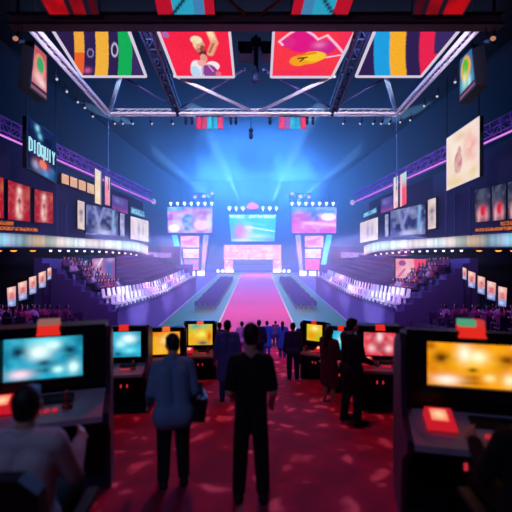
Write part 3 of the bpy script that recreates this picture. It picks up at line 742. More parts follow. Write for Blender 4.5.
# screens standing on the lower terraces
ls = paint('8a5aa8', [('h', .5, -.2, 'e06a90'), ('b', .25, .8, .2, .2, 'd8c0e0', .8), ('l', .45, 1, .2, .5, .04, 'f4d8f0'), ('b', .35, .25, .2, .2, 'f090a8', .9), ('r', .62, .05, .85, .85, '5a6ab8'), ('b', .8, .9, .15, .1, 'c8b8e8'), ('n', 5, 5, '9a6ab8', .4, 3)])
rs = paint('f05a86', [('r', 0, 0, .5, 1, 'f0a0c0'), ('l', .42, 1.1, .6, -.1, .14, 'f8b8cc'), ('e', .22, .78, .12, .14, 'a04a90'), ('b', .3, .4, .14, .2, 'f4d8e8', .9), ('l', .1, .1, .3, .5, .04, 'd06aa8'), ('r', .62, 0, 1, 1, 'f2507c'), ('n', 4, 4, 'f06a90', .3, 8)])
for sd, q, fn, lab in ((-1, quad((92, 258.5), (115, 257.5), (115, 278), (92, 281.5), 34), ls, 'pink and violet screen standing on the left lower stand'), (1, quad((395.5, 258.5), (426, 259), (426, 283.5), (395.5, 278), 34), rs, 'pink and white screen standing on the right lower stand')):
    t = display('stand_screen', lab, 'screen', q, fn, 30, 24, .2, .05)
    for p in (q[2], q[3]):
        m = MB(); m.tube(p + Vector((0, .1, .1)), p + Vector((0, .1, -1.2)), .06); m.build('post', dsteel, t)
q = quad((84, 261), (88, 260.5), (88, 281.5), (84, 282.5), 33)
t = display('stand_sign', 'narrow pale blue vertical lettering sign beside the violet screen', 'sign', q, paint('2a2a68', [('n', 2.2, 12, '9ab4f0', .9, 5)]), 6, 30, .12, .03)
m = MB(); m.tube((q[2] + q[3]) / 2 + Vector((0, .06, .1)), (q[2] + q[3]) / 2 + Vector((0, .06, -1.)), .05); m.build('post', dsteel, t)

# ================================================================== STAGE
SY = 100.
STAGE_K = 2.3      # output of the big stage screens
def deep(bg, ops):
    f = paint(bg, ops)
    return lambda u, v: tuple(c ** 1.45 for c in f(u, v))
scaf = surf('scaffold_violet', '4a2a90', .5, .2)
def tower(sd):
    X = (lambda p: p) if sd < 0 else (lambda p: 504 - p)
    def Q(a, b, c, d, Y=SY):
        q = [P(X(p[0]), p[1], Y) for p in (a, b, c, d)]
        return q if sd < 0 else [q[1], q[0], q[3], q[2]]
    t = thing('stage_tower', 'tall tapering screen tower on the %s of the far stage' % SIDE[sd], 'tower', P(X(191), 276, SY))
    h = MB(); b = Vector((0, 2.5, 0))
    f = Q((172, 234), (210, 234), (205, 272), (178, 272), SY + .5); h.hexa(f, [p + b for p in f]); h.build('tower_body', surf('tower_blue', '2a4a9a', .4, .2), t)
    f = Q((166.8, 206), (213.4, 206), (213.2, 234), (167.2, 234), SY + .2); h = MB(); h.hexa(f, [p + b for p in f]); h.build('screen_housing', surf('tower_blue', '2a4a9a', .4, .2), t)
    if sd < 0: fn = deep('b060d0', [('n', 5, 3, 'e8d0f0', .6, 3), ('r', 0, .86, 1, 1, '4a90d0'), ('l', .0, .78, .5, .86, .05, 'f080d0'), ('e', .45, .4, .12, .3, '2a70b8'), ('e', .14, .18, .12, .14, 'ffffff'), ('e', .75, .3, .16, .2, 'ffd0f0'), ('b', .45, .45, .12, .3, '4a9ac8', .9), ('r', 0, .82, .3, 1, '78b8d8'), ('b', .75, .35, .2, .25, 'f4c8e8', .9), ('b', .7, .9, .25, .1, 'e070b8', .8), ('b', .15, .2, .15, .2, 'f4f0f8', .8), ('b', .93, .4, .06, .3, 'e8f0f8', .8), ('n', 12, 9, 'f0e0f8', .4, 9)])
    else: fn = deep('e040a0', [('r', 0, .74, 1, 1, '4a88d0'), ('e', .2, .55, .25, .28, 'd02088'), ('e', .5, .62, .12, .16, '303a90'), ('e', .82, .62, .16, .14, 'ffffff'), ('l', .3, .4, 1., .3, .05, 'ffd0f0'), ('b', .25, .65, .25, .2, 'd03a90', .9), ('g', .65, 1.1, '7ab0e0'), ('b', .5, .68, .12, .15, '4a5ab0', .8), ('b', .8, .65, .2, .12, 'f0e8f8', .9), ('b', .75, .3, .3, .12, 'f4c0e4', .8), ('b', .2, .25, .2, .15, 'f07ac0', .8), ('n', 12, 9, 'f4d0f0', .4, 5)])
    panel_mesh(Q((167.4, 207), (212.7, 207), (212.2, 233), (168, 233)), 40, 26, fn).build('screen', screen_mat(STAGE_K), t)
    for (x0, y0, x1, y1), c1, c2 in (((180.5, 235.8, 199.3, 247.4), 'f4c8e0', 'e070a8'), ((183, 249, 199, 258), 'f8e4ec', 'f4a0c4'), ((184.4, 259.3, 198.8, 270), 'e890b8' if sd < 0 else 'f0609a', '50c0d8' if sd < 0 else 'f088b0')):
        panel_mesh(Q((x0, y0), (x1, y0), (x1 - .3, y1), (x0 + .5, y1), SY + .3), 14, 8, deep(c1, [('n', 4, 4, c2, .8, int(x0)), ('b', .5, .5, .3, .12, c2, .7)])).build('sign_panel', screen_mat(STAGE_K), t)
    panel_mesh(Q((171.8, 235), (177.4, 235), (184, 271), (179.5, 271), SY + .3), 3, 14, deep('8af0ff', [('n', 1, 5, '58c0f4', .7, 2)])).build('light_column', screen_mat(STAGE_K), t)
    panel_mesh(Q((203.4, 235), (208.6, 235), (204.6, 271), (201, 271), SY + .3), 3, 14, deep('a8b0f4', [('n', 2, 9, 'f0b0e8', .9, 2)])).build('light_column', screen_mat(STAGE_K), t)
    lm = glow('stage_lamp', 'ecf6ff', 3.5)
    for k in range(7):
        c = P(X(170.7 + 6.85 * k), 203.3, SY); m = MB(); m.ball(c, (.4, .3, .34)); m.tube(c, c + Vector((0, .5, -.8)), .12); m.build('lamp', lm, t, True)
    m = MB()
    for px in (193, 200, 207, 213.5):
        m.tube(P(X(px), 204, SY + 1), P(X(px), 192.5, SY + 1), .2)
    for py in (193, 198): m.tube(P(X(193), py, SY + 1), P(X(213.5), py, SY + 1), .22)
    for a, b_ in ((193, 200), (200, 207), (207, 213.5)): m.tube(P(X(a), 203, SY + 1), P(X(b_), 193, SY + 1), .15)
    m.build('scaffold', scaf, t)
    for px, py in ((195, 197), (204, 196.5), (212, 193.5)):
        m = MB(); m.ball(P(X(px), py, SY + .6), (.5, .4, .4)); m.build('lamp', glow('violet_lamp', 'c0a0f8', 2.4), t, True)
    for k in range(3):
        c = P(X(182 + k * 9.5), 275.5, 90.5); c.z = .55; m = MB(); m.box(c, (1.5, .5, 1.0)); m.ball(c + Vector((0, -.1, .1)), (.6, .4, .4)); m.build('floor_lamp_box', glow('stage_lamp', 'ecf6ff', 3.5), t)
    m = MB(); m.box(P(X(191), 276.5, SY + 1.2) + Vector((0, 0, -.3)), (9, 3.2, (276.5 - 242) * .25 * 0 + 1.3)); m.build('plinth', surf('tower_blue', '2a4a9a', .4, .2), t)
tower(-1); tower(1)
t = thing('stage_screen', 'teal and pink centre screen above the pink stage gantry', 'screen', P(252.5, 243, SY + 1))
f = quad((227.5, 213.5), (277.4, 213.5), (275, 242.5), (230.6, 242.5), SY + .3); h = MB(); h.hexa(f, [p + Vector((0, 1.5, 0)) for p in f]); h.build('housing', surf('tower_blue', '2a4a9a', .4, .2), t)
cs = deep('4ac8cc', [('g', .55, 1.0, '48c8b8'), ('n', 4, 3, '7ad8d0', .6, 2), ('t', .86, .98, .02, .35, 8, 'e8fcff', 2), ('t', .86, .98, .4, .98, 14, 'f0fcff', 5), ('b', .22, .42, .13, .22, 'f080b8', .95), ('b', .3, .2, .12, .15, 'f4b0d0', .9), ('b', .14, .2, .1, .15, 'd87ac8', .8), ('b', .42, .45, .1, .2, 'f0d8c8', .8), ('l', .35, .55, .98, .38, .02, 'e8f8e8'), ('l', .3, .75, .8, .6, .015, '98ecd8'), ('b', .6, .2, .25, .08, 'e0f0ff', .8), ('b', .3, .04, .3, .06, 'e8f4ff', .9), ('b', .85, .07, .12, .05, 'd090e0', .8)])
panel_mesh(quad((228.3, 214.5), (276.7, 214.5), (274.4, 241.5), (231.4, 241.5), SY + .1), 60, 34, cs).build('screen', screen_mat(STAGE_K), t)
for k in range(8):
    if k in (3, 4): continue
    c = P(229.5 + 6.7 * k, 208, SY); m = MB(); m.ball(c, (.5 if k % 2 == 0 else .32, .32, .4)); m.tube(c, c + Vector((0, .5, -.7)), .12); m.build('lamp', glow('stage_lamp', 'ecf6ff', 3.5), t, True)
c = P(252.5, 206, SY); m = MB(); m.ball(c, (1.35, .4, .8)); m.ball(c + Vector((-.8, -.1, -.2)), (.7, .4, .5)); m.ball(c + Vector((.8, -.1, -.2)), (.7, .4, .5)); m.ball(c + Vector((0, -.1, .5)), (.6, .4, .5)); m.build('emblem', glow('emblem_pink', 'f060b0', 2.4), t, True)
m = MB(); m.box(P(252.5, 211, SY + .6), (12.6, .4, .3)); m.build('lamp_bar', scaf, t)
m = MB(); m.tube(P(252.5, 211, SY + .8), P(252.5, 206, SY + .4), .2); m.build('post', scaf, t)
t = thing('stage_gantry', 'pink glowing gateway spanning the far end of the runway', 'gantry', P(252.5, 272, SY - 2))
f = quad((223.6, 244.7), (281.4, 244.7), (281.4, 259.7), (223.6, 259.7), SY - 1.8); h = MB(); h.hexa(f, [p + Vector((0, 2, 0)) for p in f]); h.build('crossbar', surf('gantry_pink', 'c878c8', .4), t)
gp = deep('f4b0dc', [('t', .55, .9, .03, .97, 22, 'fbdcea', 3), ('t', .15, .5, .03, .97, 26, 'f8cfe6', 8), ('r', 0, 0, 1, .1, 'f8d0f0'), ('r', 0, .94, 1, 1, 'fbe0f4'), ('b', .35, .7, .05, .15, 'f8b070', .6), ('b', .1, .45, .05, .15, 'e8a070', .5), ('n', 16, 4, 'e890d0', .5, 4)])
panel_mesh(quad((223.9, 245), (281.1, 245), (281.1, 259.4), (223.9, 259.4), SY - 1.9), 90, 14, gp).build('crossbar_screen', screen_mat(STAGE_K), t)
for x0, x1 in ((224, 233.5), (272.5, 282)):
    f = quad((x0, 259.7), (x1, 259.7), (x1, 273), (x0, 273), SY - 1.6); h = MB(); h.hexa(f, [p + Vector((0, 1.4, 0)) for p in f]); lg = h.build('leg', surf('gantry_pink', 'c878c8', .4), t)
    panel_mesh(quad((x0 + .4, 260), (x1 - .4, 260), (x1 - .4, 272.5), (x0 + .4, 272.5), SY - 1.7), 8, 12, deep('d8a0e8', [('n', 4, 5, 'f8d8f4', .8, int(x0)), ('g', .4, 0, 'f8d0f8')])).build('leg_screen', screen_mat(STAGE_K), lg)
# white floor lamps beside the gantry
for k, px in enumerate((218, 222.5, 227.5, 232, 275, 279, 284, 289)):
    c = P(px, 272.5 + (k % 2), SY - 3.5); t = thing('floor_lamp', 'small white floor lamp by the %s leg of the stage gantry' % ('left' if px < 256 else 'right'), 'lamp', (c.x, c.y, 0), 'floor lamps at the gantry legs')
    m = MB(); m.box((c.x, c.y, .12), (.8, .6, .24)); m.build('base', scaf, t)
    m = MB(); m.ball((c.x, c.y - .1, .62), (.4, .35, .42)); m.build('bulb', glow('stage_lamp2', 'f6e8ff', 3), t, True)
# stage platform under the gantry and the towers
m = MB(); m.box((0, 112, .25), (44, 22, .5)); struct(m.build('trim_7', surf('stage_deck', '7a5ac0', .5)))
# second ribbon of the end stand either side of the towers
for sd in (-1, 1):
    x0, x1 = (143, 171) if sd < 0 else (341, 369)
    q = quad((x0, 252), (x1, 253), (x1, 257.5), (x0, 258), 74)
    display('end_ribbon_board', 'short lavender ribbon board beyond the %s stand' % SIDE[sd], 'screen', q, deep('c0a8ec', [('n', 14, 2, 'f0c8f0', .8, 4 + sd)]), 30, 4, .6, .1)
    m = MB()
    for i in range(10):
        y0 = 62 + i * 1.4; m.box((sd * (16.5 + .35 * 0), y0 + .7, (1.4 + i * .22) / 2), (9, 1.4, 1.4 + i * .22))
    struct(m.build('terrace_end_' + SIDE[sd], stand_m))
    m = MB(); m.box((sd * 19, 75.5, 3.4), (9.5, 1.2, 6.8)); struct(m.build('wall_end_' + SIDE[sd], surf('facade_panels', '2a2450', .6)))

# ================================================================== SEATS
def seat_meshes():
    m = MB(); m.box((0, 0, .42), (.5, .46, .1)); m.box((0, .02, .2), (.12, .12, .4))
    a = m.build('seat', surf('white_seat', 'f2f2fa', .5, 0, .05)); m = MB()
    m.hexa([Vector(p) for p in ((-.25, .2, .4), (.25, .2, .4), (.25, .3, .42), (-.25, .3, .42))], [Vector(p) for p in ((-.22, .3, .98), (.22, .3, .98), (.22, .38, .98), (-.22, .38, .98))])
    b = m.build('backrest', surf('white_seat', 'f2f2fa', .5, 0, .05)); return a, b
for sd in (-1, 1):
    sa, sb = seat_meshes()
    lab = 'white stadium seat in the bright double row along the %s stand' % SIDE[sd]; grp = 'white seats of the %s stand' % SIDE[sd]
    t0 = thing('stadium_seat', lab, 'chair', (0, 0, 0), grp); sa.parent = t0; sb.parent = t0
    first = True
    for row in (0, 1):
        y = 26.9
        while y < 59.3:
            s = row * RUN + .42; Y0 = y
            sh = max(0., 1 - (Y0 - NEAR) / 16.) * .6 * s
            p = Vector((sd * (9 + s), Y0 + sh, topz(Y0 + sh) + row * RISE + .02))
            rz = (math.pi / 2 * -sd) + (random.random() - .5) * .5
            if first: t0.location = p; t0.rotation_euler = (0, 0, rz); first = False
            else: dup(t0, p, rz)
            y += 1.02 + .004 * (y - 27)
    # long benches on the upper treads
    ords = ('third', 'fourth', 'fifth', 'sixth', 'seventh', 'eighth', 'ninth', 'tenth')
    for i, k in enumerate(range(2, ROWS - 1)):
        m = MB(); ys = [31, 33.5, 36, 41, 47, 53, 59.5]
        for a, b in zip(ys, ys[1:]):
            s = k * RUN + .5
            p0, p1_ = bowl_pt(s, sd, a, k * RISE + .36), bowl_pt(s, sd, b, k * RISE + .36)
            m.bar(p0, p1_, .4, .08); m.bar(p0 + Vector((sd * .2, 0, .25)), p1_ + Vector((sd * .2, 0, .25)), .06, .34)
            n_ = max(1, int((b - a) / 1.5))
            for j in range(n_):
                c = p0 + (p1_ - p0) * (j + .5) / n_; m.box(c - Vector((0, 0, .18)), (.3, .08, .34))
        tag(m.build('bench', surf('bench_indigo', '2a2458', .6), loc=bowl_pt(k * RUN + .5, sd, 40, k * RISE)), 'long indigo bench on the %s tread up of the %s stand' % (ords[i], SIDE[sd]), 'bench')
    # red light strip along one tread
    m = MB(); s = 5 * RUN + .05
    for a, b in ((36, 41), (41, 47), (47, 55)): m.bar(bowl_pt(s, sd, a, 5 * RISE + .1), bowl_pt(s, sd, b, 5 * RISE + .1), .08, .16)
    tag(m.build('step_light', glow('step_red', 'd0507a', .8), loc=bowl_pt(s, sd, 44, 5 * RISE)), 'thin pink light strip along a middle tread of the %s stand' % SIDE[sd], 'light strip')
# floor chairs
fm = MB(); fm.box((0, 0, .45), (.5, .48, .07)); fm.hexa([Vector(p) for p in ((-.25, -.26, .45), (.25, -.26, .45), (.25, -.2, .45), (-.25, -.2, .45))], [Vector(p) for p in ((-.24, -.34, .95), (.24, -.34, .95), (.24, -.28, .95), (-.24, -.28, .95))])
for x in (-.2, .2):
    for y in (-.2, .2): fm.tube((x, y, .44), (x, y, 0), .025, None, 5)
fc0 = fm.build('floor_chair', surf('chair_blue', '5462b4', .5), loc=(0, 0, 0))
first = True
for sd in (-1, 1):
    lab = 'dark blue floor chair in the block %s of the pink runway' % SIDE[sd]; grp = 'floor chairs %s of the runway' % SIDE[sd]
    for i in range(22):
        for j in range(4):
            Y = 45.5 + i * 1.55; x = sd * (4.75 + j * .62) + (random.random() - .5) * .12
            if first: o = fc0; first = False
            else: o = fc0.copy(); COL.objects.link(o)
            o.location = (x, Y + (random.random() - .5) * .15, .012); o.rotation_euler = (0, 0, (random.random() - .5) * .3)
            tag(o, lab, 'chair', grp)

# ================================================================== PEOPLE
def remesh(mb, name, mat, voxel, parent=None, smooth=4, face_mat=None):
    me = bpy.data.meshes.new('raw'); me.from_pydata([tuple(v) for v in mb.v], [], mb.f)
    o = bpy.data.objects.new('raw', me); COL.objects.link(o)
    r = o.modifiers.new('r', 'REMESH'); r.mode = 'VOXEL'; r.voxel_size = voxel; r.use_smooth_shade = True
    if smooth: k = o.modifiers.new('s', 'SMOOTH'); k.factor = .5; k.iterations = smooth
    dg = bpy.context.evaluated_depsgraph_get(); dg.update()
    out = bpy.data.meshes.new_from_object(o.evaluated_get(dg), depsgraph=dg); out.name = name
    bpy.data.objects.remove(o); bpy.data.meshes.remove(me)
    out.materials.clear()
    for m in (mat if isinstance(mat, (list, tuple)) else [mat]): out.materials.append(m)
    out.polygons.foreach_set('use_smooth', [True] * len(out.polygons))
    if face_mat:
        for p in out.polygons: p.material_index = face_mat(p.center)
    x = bpy.data.objects.new(name, out); COL.objects.link(x)
    if parent is not None: x.parent = parent
    return x

V = lambda *a: Vector(a)
STAND = dict(pel=V(0, 0, .95), chest=V(0, .0, 1.30), neck=V(0, -.01, 1.47), head=V(0, .02, 1.62),
             sh=(V(-.185, 0, 1.41), V(.185, 0, 1.41)), el=(V(-.25, -.03, 1.13), V(.25, -.03, 1.13)), wr=(V(-.26, .06, .89), V(.26, .06, .89)),
             hip=(V(-.09, 0, .92), V(.09, 0, .92)), kn=(V(-.10, .02, .50), V(.10, .02, .50)), an=(V(-.11, -.03, .09), V(.11, -.03, .09)), toe=(V(-.13, .15, .045), V(.13, .15, .045)), look=V(0, 1, 0))
def person(label, loc, rotz, pose, scale=1., top='tee', topc='0a0a10', legc='0a0a12', hairc='0a0808', skinc='b07a68', shoec='101014', voxel=.013, hand=True, longhair=False, extra=None, thick=.94):
    J = dict(STAND); J.update(pose)
    skin = surf('skin_' + skinc, skinc, .5, 0, .08); hairm = surf('hair_' + hairc, hairc, .6); topm = surf('cloth_top_' + topc, topc, .85, 0, .12); legm = surf('cloth_leg_' + legc, legc, .85, 0, .12); shm = surf('shoe_' + shoec, shoec, .5)
    up = (J['neck'] - J['chest']).normalized()
    look = J['look'].normalized(); right = look.cross(V(0, 0, 1)).normalized(); hup = right.cross(look).normalized()
    R = Matrix((right, look, hup)).transposed()
    hd = J['head']
    b = MB()
    # torso
    shx = (J['sh'][1] - J['sh'][0]).normalized()
    for k in (-1, 1):
        b.cap(J['pel'] + shx * .075 * k * thick, J['chest'] + shx * .085 * k * thick, .10 * thick, .105 * thick)
        b.cap(J['chest'] + shx * .085 * k * thick, J['neck'] + shx * .05 * k - up * .06, .105 * thick, .06)
    b.cap(J['sh'][0] * .9 + J['neck'] * .1, J['sh'][1] * .9 + J['neck'] * .1, .062)
    b.cap(J['neck'] - up * .06, hd - hup * .03 - look * .01, .058, .055)
    # head with face
    b.ball(hd, (.074, .094, .114), 16, 12, rot=R); b.ball(hd + look * .035 - hup * .055, (.054, .055, .06), 12, 8, rot=R)
    b.tube(hd + look * .08 + hup * .01, hd + look * .118 - hup * .022, .010, .019, 8); b.ball(hd + look * .108 - hup * .024, .017)
    b.ball(hd + look * .09 - hup * .058, (.026, .012, .008), rot=R)
    for k in (-1, 1):
        b.ball(hd + right * .077 * k - hup * .005, (.014, .028, .036), 8, 6, rot=R)
    for i, k in ((0, -1), (1, 1)):
        b.cap(J['sh'][i], J['el'][i], .052, .041); b.cap(J['el'][i], J['wr'][i], .041, .029)
        b.cap(J['hip'][i], J['kn'][i], .085, .057); b.cap(J['kn'][i], J['an'][i], .057, .038)
        b.cap(J['an'][i] - V(0, 0, .03), J['toe'][i], .04, .032)
        d = (J['wr'][i] - J['el'][i]).normalized()
        if hand:
            side = (J.get('palm', {}).get(i) or V(0, 1, 0)); side = (side - d * side.dot(d)).normalized(); nrm = d.cross(side)
            w = J['wr'][i]
            b.cap(w, w + d * .05, .028, .034); b.cap(w + d * .05 - side * .022, w + d * .085 - side * .026, .017); b.cap(w + d * .05 + side * .022, w + d * .085 + side * .026, .017)
            for q, (o, L) in enumerate(((-.033, .062), (-.011, .075), (.011, .08), (.033, .072))):
                r0 = w + d * .085 + side * o; md = r0 + d * L * .55 + nrm * .008 * k; b.cap(r0, md, .0095, .009); b.cap(md, md + d * L * .42 + nrm * .028 * k, .009, .008)
            t0 = w + d * .03 + side * .03; t1 = t0 + side * .028 + d * .035; b.cap(t0, t1, .013, .011); b.cap(t1, t1 + d * .034 + side * .004, .011, .009)
        else:
            b.cap(J['wr'][i], J['wr'][i] + d * .13, .032, .024)
    root = remesh(b, 'person', skin, voxel, None, 3)
    root.location = loc; root.rotation_euler = (0, 0, rotz); root.scale = (scale,) * 3
    tag(root, label, 'person')
    # eyes
    e = MB()
    for k in (-1, 1): e.ball(hd + look * .078 + right * .031 * k + hup * .014, (.013, .011, .008), 8, 6, rot=R)
    e.build('eyes', surf('eye_dark', '1a1412', .2), root, True)
    # hair
    h = MB(); h.ball(hd - look * .022 + hup * .026, (.084, .092, .104), 14, 10, rot=R)
    h.ball(hd - look * .035 - hup * .03, (.072, .062, .07), 12, 8, rot=R)
    h.ball(hd + look * .03 + hup * .085, (.062, .06, .035), 10, 7, rot=R)
    if longhair: h.cap(hd - look * .05, hd - look * .075 - hup * .26, .08, .06); 
    remesh(h, 'hair', hairm, max(voxel, .011), root, 2)
    # top garment
    g = .016; t = MB()
    for k in (-1, 1):
        t.cap(J['pel'] + shx * .085 * k * thick, J['chest'] + shx * .088 * k * thick, .105 * thick + g, .108 * thick + g)
        t.cap(J['chest'] + shx * .088 * k * thick, J['neck'] + shx * .055 * k - up * .075, .108 * thick + g, .06 + g)
    t.cap(J['sh'][0] * .92 + J['neck'] * .08, J['sh'][1] * .92 + J['neck'] * .08, .066 + g)
    for i in (0, 1):
        if top == 'tee':
            q = J['sh'][i] + (J['el'][i] - J['sh'][i]) * .78; t.cap(J['sh'][i], q, .058 + g, .05 + g)
        else:
            t.cap(J['sh'][i], J['el'][i], .056 + g, .046 + g); q = J['el'][i] + (J['wr'][i] - J['el'][i]) * .93; t.cap(J['el'][i], q, .046 + g, .034 + g)
        if top == 'shirt': t.cap(J['pel'] - shx * .08 - V(0, 0, .04), J['pel'] + shx * .08 - V(0, 0, .04), .14 + g)
        if top in ('coat', 'dress'):
            q = J['hip'][i] * .12 + J['kn'][i] * .88; t.cap(J['pel'] + shx * (.07 if i else -.07), q, .13, .15 if top == 'coat' else .13)
            t.cap(J['pel'], (J['kn'][0] + J['kn'][1]) / 2 + V(0, 0, .06), .13, .14)
    remesh(t, {'tee': 't_shirt', 'shirt': 'shirt', 'coat': 'coat', 'dress': 'dress'}[top], topm, max(voxel, .014), root, 4)
    if top != 'tee':
        c = MB(); c.tube(J['neck'] - up * .05, J['neck'] + up * .015, .082, .07, 14); remesh(c, 'collar', topm, max(voxel * .8, .011), root, 2)
    # trousers and shoes
    l = MB()
    for i in (0, 1):
        l.cap(J['pel'] + shx * (.05 if i else -.05) * 1.2 * thick, J['hip'][i], .11 * thick + g * .6, .105 * thick + g * .6)
        l.cap(J['hip'][i], J['kn'][i], .09 * thick + g, .065 + g); l.cap(J['kn'][i], J['an'][i] + (J['kn'][i] - J['an'][i]) * .1, .065 + g, .05 + g)
    if top != 'dress': remesh(l, 'trousers', legm, max(voxel, .014), root, 4)
    for i in (0, 1):
        s = MB(); s.cap(J['an'][i] - V(0, 0, .035) - (J['toe'][i] - J['an'][i]).normalized() * .03, J['toe'][i], .052, .044); remesh(s, 'shoe', shm, max(voxel, .012), root, 2)
    if extra: extra(root, J)
    return root

def at(px, Y, dz=0.):
    return V((px - 256) / F * Y, Y, max(tread(Y), .03) + dz)
# black tee man in the centre, hands at his waist in front
person('man in black t-shirt standing centrally with his back turned, elbows out', at(251, 3.72), 0, dict(
    sh=(V(-.155, 0, 1.36), V(.155, 0, 1.36)), el=(V(-.21, -.07, 1.09), V(.215, -.07, 1.09)), wr=(V(-.18, .12, .98), V(.205, .12, .91)), palm={0: V(.3, .2, 1), 1: V(-.3, .2, 1)},
    hip=(V(-.075, 0, .92), V(.075, 0, .92)), kn=(V(-.1, .02, .5), V(.1, .02, .5)), an=(V(-.12, -.03, .09), V(.12, -.03, .09)), toe=(V(-.15, .14, .045), V(.15, .14, .045)), look=V(.0, 1, -.12)), .95, 'tee', '08080c', '08080e', voxel=.011, thick=.76)
# blue shirt man with shoulder bag
def bag(root, J):
    m = MB(); m.box((.27, -.02, .86), (.13, .3, .24), Matrix.Rotation(.15, 3, 'Y')); m.box((.335, -.02, .93), (.02, .28, .12), Matrix.Rotation(.15, 3, 'Y')); o = m.build('shoulder_bag', surf('bag_black', '0a0a10', .5), root)
    m = MB(); m.bar((.29, -.12, .95), (.3, -.03, 1.12), .03, .012); m.bar((.29, .1, .95), (.3, -.03, 1.12), .03, .012); m.build('strap', surf('bag_black', '0a0a10', .5), o)
person('man in blue grey long sleeved shirt leaning towards a machine, back turned', at(173.5, 3.95), .3, dict(
    pel=V(0, -.04, .84), chest=V(-.01, .06, 1.21), neck=V(.0, .14, 1.385), head=V(.01, .22, 1.50), sh=(V(-.175, .09, 1.29), V(.175, .09, 1.29)), hip=(V(-.09, -.02, .82), V(.09, -.02, .82)),
    el=(V(-.235, .04, 1.03), V(.235, .02, 1.02)), wr=(V(-.24, .22, .85), V(.29, .12, .80)), look=V(-.35, 1, -.5)), .9, 'shirt', '5e7896', '101018', voxel=.012, extra=bag)
person('person in long dark blue coat walking away beside a machine', at(227.5, 8.5), .05, dict(
    kn=(V(-.1, .06, .5), V(.1, -.03, .5)), an=(V(-.11, -.02, .09), V(.11, -.12, .11)), toe=(V(-.13, .15, .045), V(.13, .04, .05)), look=V(.25, 1, -.15)), .995, 'coat', '4a5aa4', '2c3468', voxel=.014)
person('person in dark navy clothes standing on the red carpet, right of the black tee man', at(293, 11.4), .1, dict(
    el=(V(-.23, -.02, 1.12), V(.23, -.02, 1.12)), kn=(V(-.11, 0, .5), V(.11, 0, .5)), look=V(.1, 1, -.1)), .97, 'shirt', '28306c', '1c2450', voxel=.015)
person('person in long dark red dress facing a machine', at(329, 8.2), -.9, dict(
    el=(V(-.23, .05, 1.12), V(.23, .05, 1.12)), wr=(V(-.2, .28, 1.05), V(.2, .28, 1.05)), look=V(0, 1, -.25)), .96, 'dress', '5a1230', '1a0812', longhair=True, hairc='1a0a0c', voxel=.014)
person('man in black standing sideways at the pink screened machine', at(351, 6.6), -1.15, dict(
    el=(V(-.22, .06, 1.12), V(.22, .06, 1.12)), wr=(V(-.18, .28, 1.02), V(.18, .28, 1.02)), kn=(V(-.11, .0, .5), V(.11, .06, .5)), an=(V(-.12, -.06, .09), V(.13, .02, .09)), toe=(V(-.14, .11, .045), V(.15, .2, .045)), look=V(-.05, 1, -.2)), 1.0, 'shirt', '0c0c1c', '0c0c1a', voxel=.013)
# far walkers
for lab, px, Y, rz, top, tc, lc, sc, lh, kk in (
    ('far walker in faded rose clothes between the long coat and the black tee man', 242, 17.3, .1, 'shirt', 'b06a98', '7a4a80', 1., False, .08),
    ('far walker in dark clothes just behind the black tee man', 259, 15.4, -.1, 'shirt', '1c1a3c', '16163a', 1.02, False, .05),
    ('far walker in a long bright blue coat right of the black tee man', 267, 19.4, .05, 'coat', '2c4aa0', '26408c', 1., False, .04),
    ('farthest small walker on the pink runway in plum clothes', 275.5, 26.4, 0, 'shirt', '6a3a78', '40305c', 1., False, .09),
    ('far walker in a long blue coat close to the navy dressed person', 282.5, 18.3, -.05, 'coat', '2c4488', '26386c', 1., True, .05),
    ('far walker in violet blue clothes half hidden by the navy dressed person', 302, 15.3, .2, 'coat', '34407c', '2a3468', .99, False, .03),
    ('far walker in pale blue half hidden by the long coat', 219.5, 13.4, 0, 'shirt', '42508c', '303c74', .97, False, .06)):
    person(lab, at(px, Y), rz, dict(kn=(V(-.1, kk, .5), V(.1, -kk * .5, .5)), an=(V(-.1, kk * .4, .09), V(.1, -kk * 2, .13)), toe=(V(-.12, kk + .1, .045), V(.12, .08 - kk * 2, .05))), sc, top, tc, lc, voxel=.022, hand=False, longhair=lh)
SIT = dict(pel=V(0, -.02, .56), chest=V(0, .0, .89), neck=V(0, .03, 1.06), head=V(0, .07, 1.20), sh=(V(-.195, .01, .99), V(.195, .01, .99)),
           el=(V(-.25, .12, .74), V(.25, .12, .74)), wr=(V(-.2, .38, .82), V(.2, .38, .82)), hip=(V(-.1, .03, .55), V(.1, .03, .55)), kn=(V(-.14, .43, .53), V(.14, .43, .53)),
           an=(V(-.14, .40, .12), V(.14, .40, .12)), toe=(V(-.15, .58, .05), V(.15, .58, .05)), look=V(.05, 1, -.1))
person('seated man in white shirt facing the cyan machine, lower left corner', at(22, 2.42), .06, SIT, 1.0, 'shirt', 'a8969c', '0c0c14', voxel=.011)
person('seated person in black cut off by the lower right picture edge', at(538, 2.42), -.06, SIT, 1.0, 'shirt', '06060a', '06060a', voxel=.012)
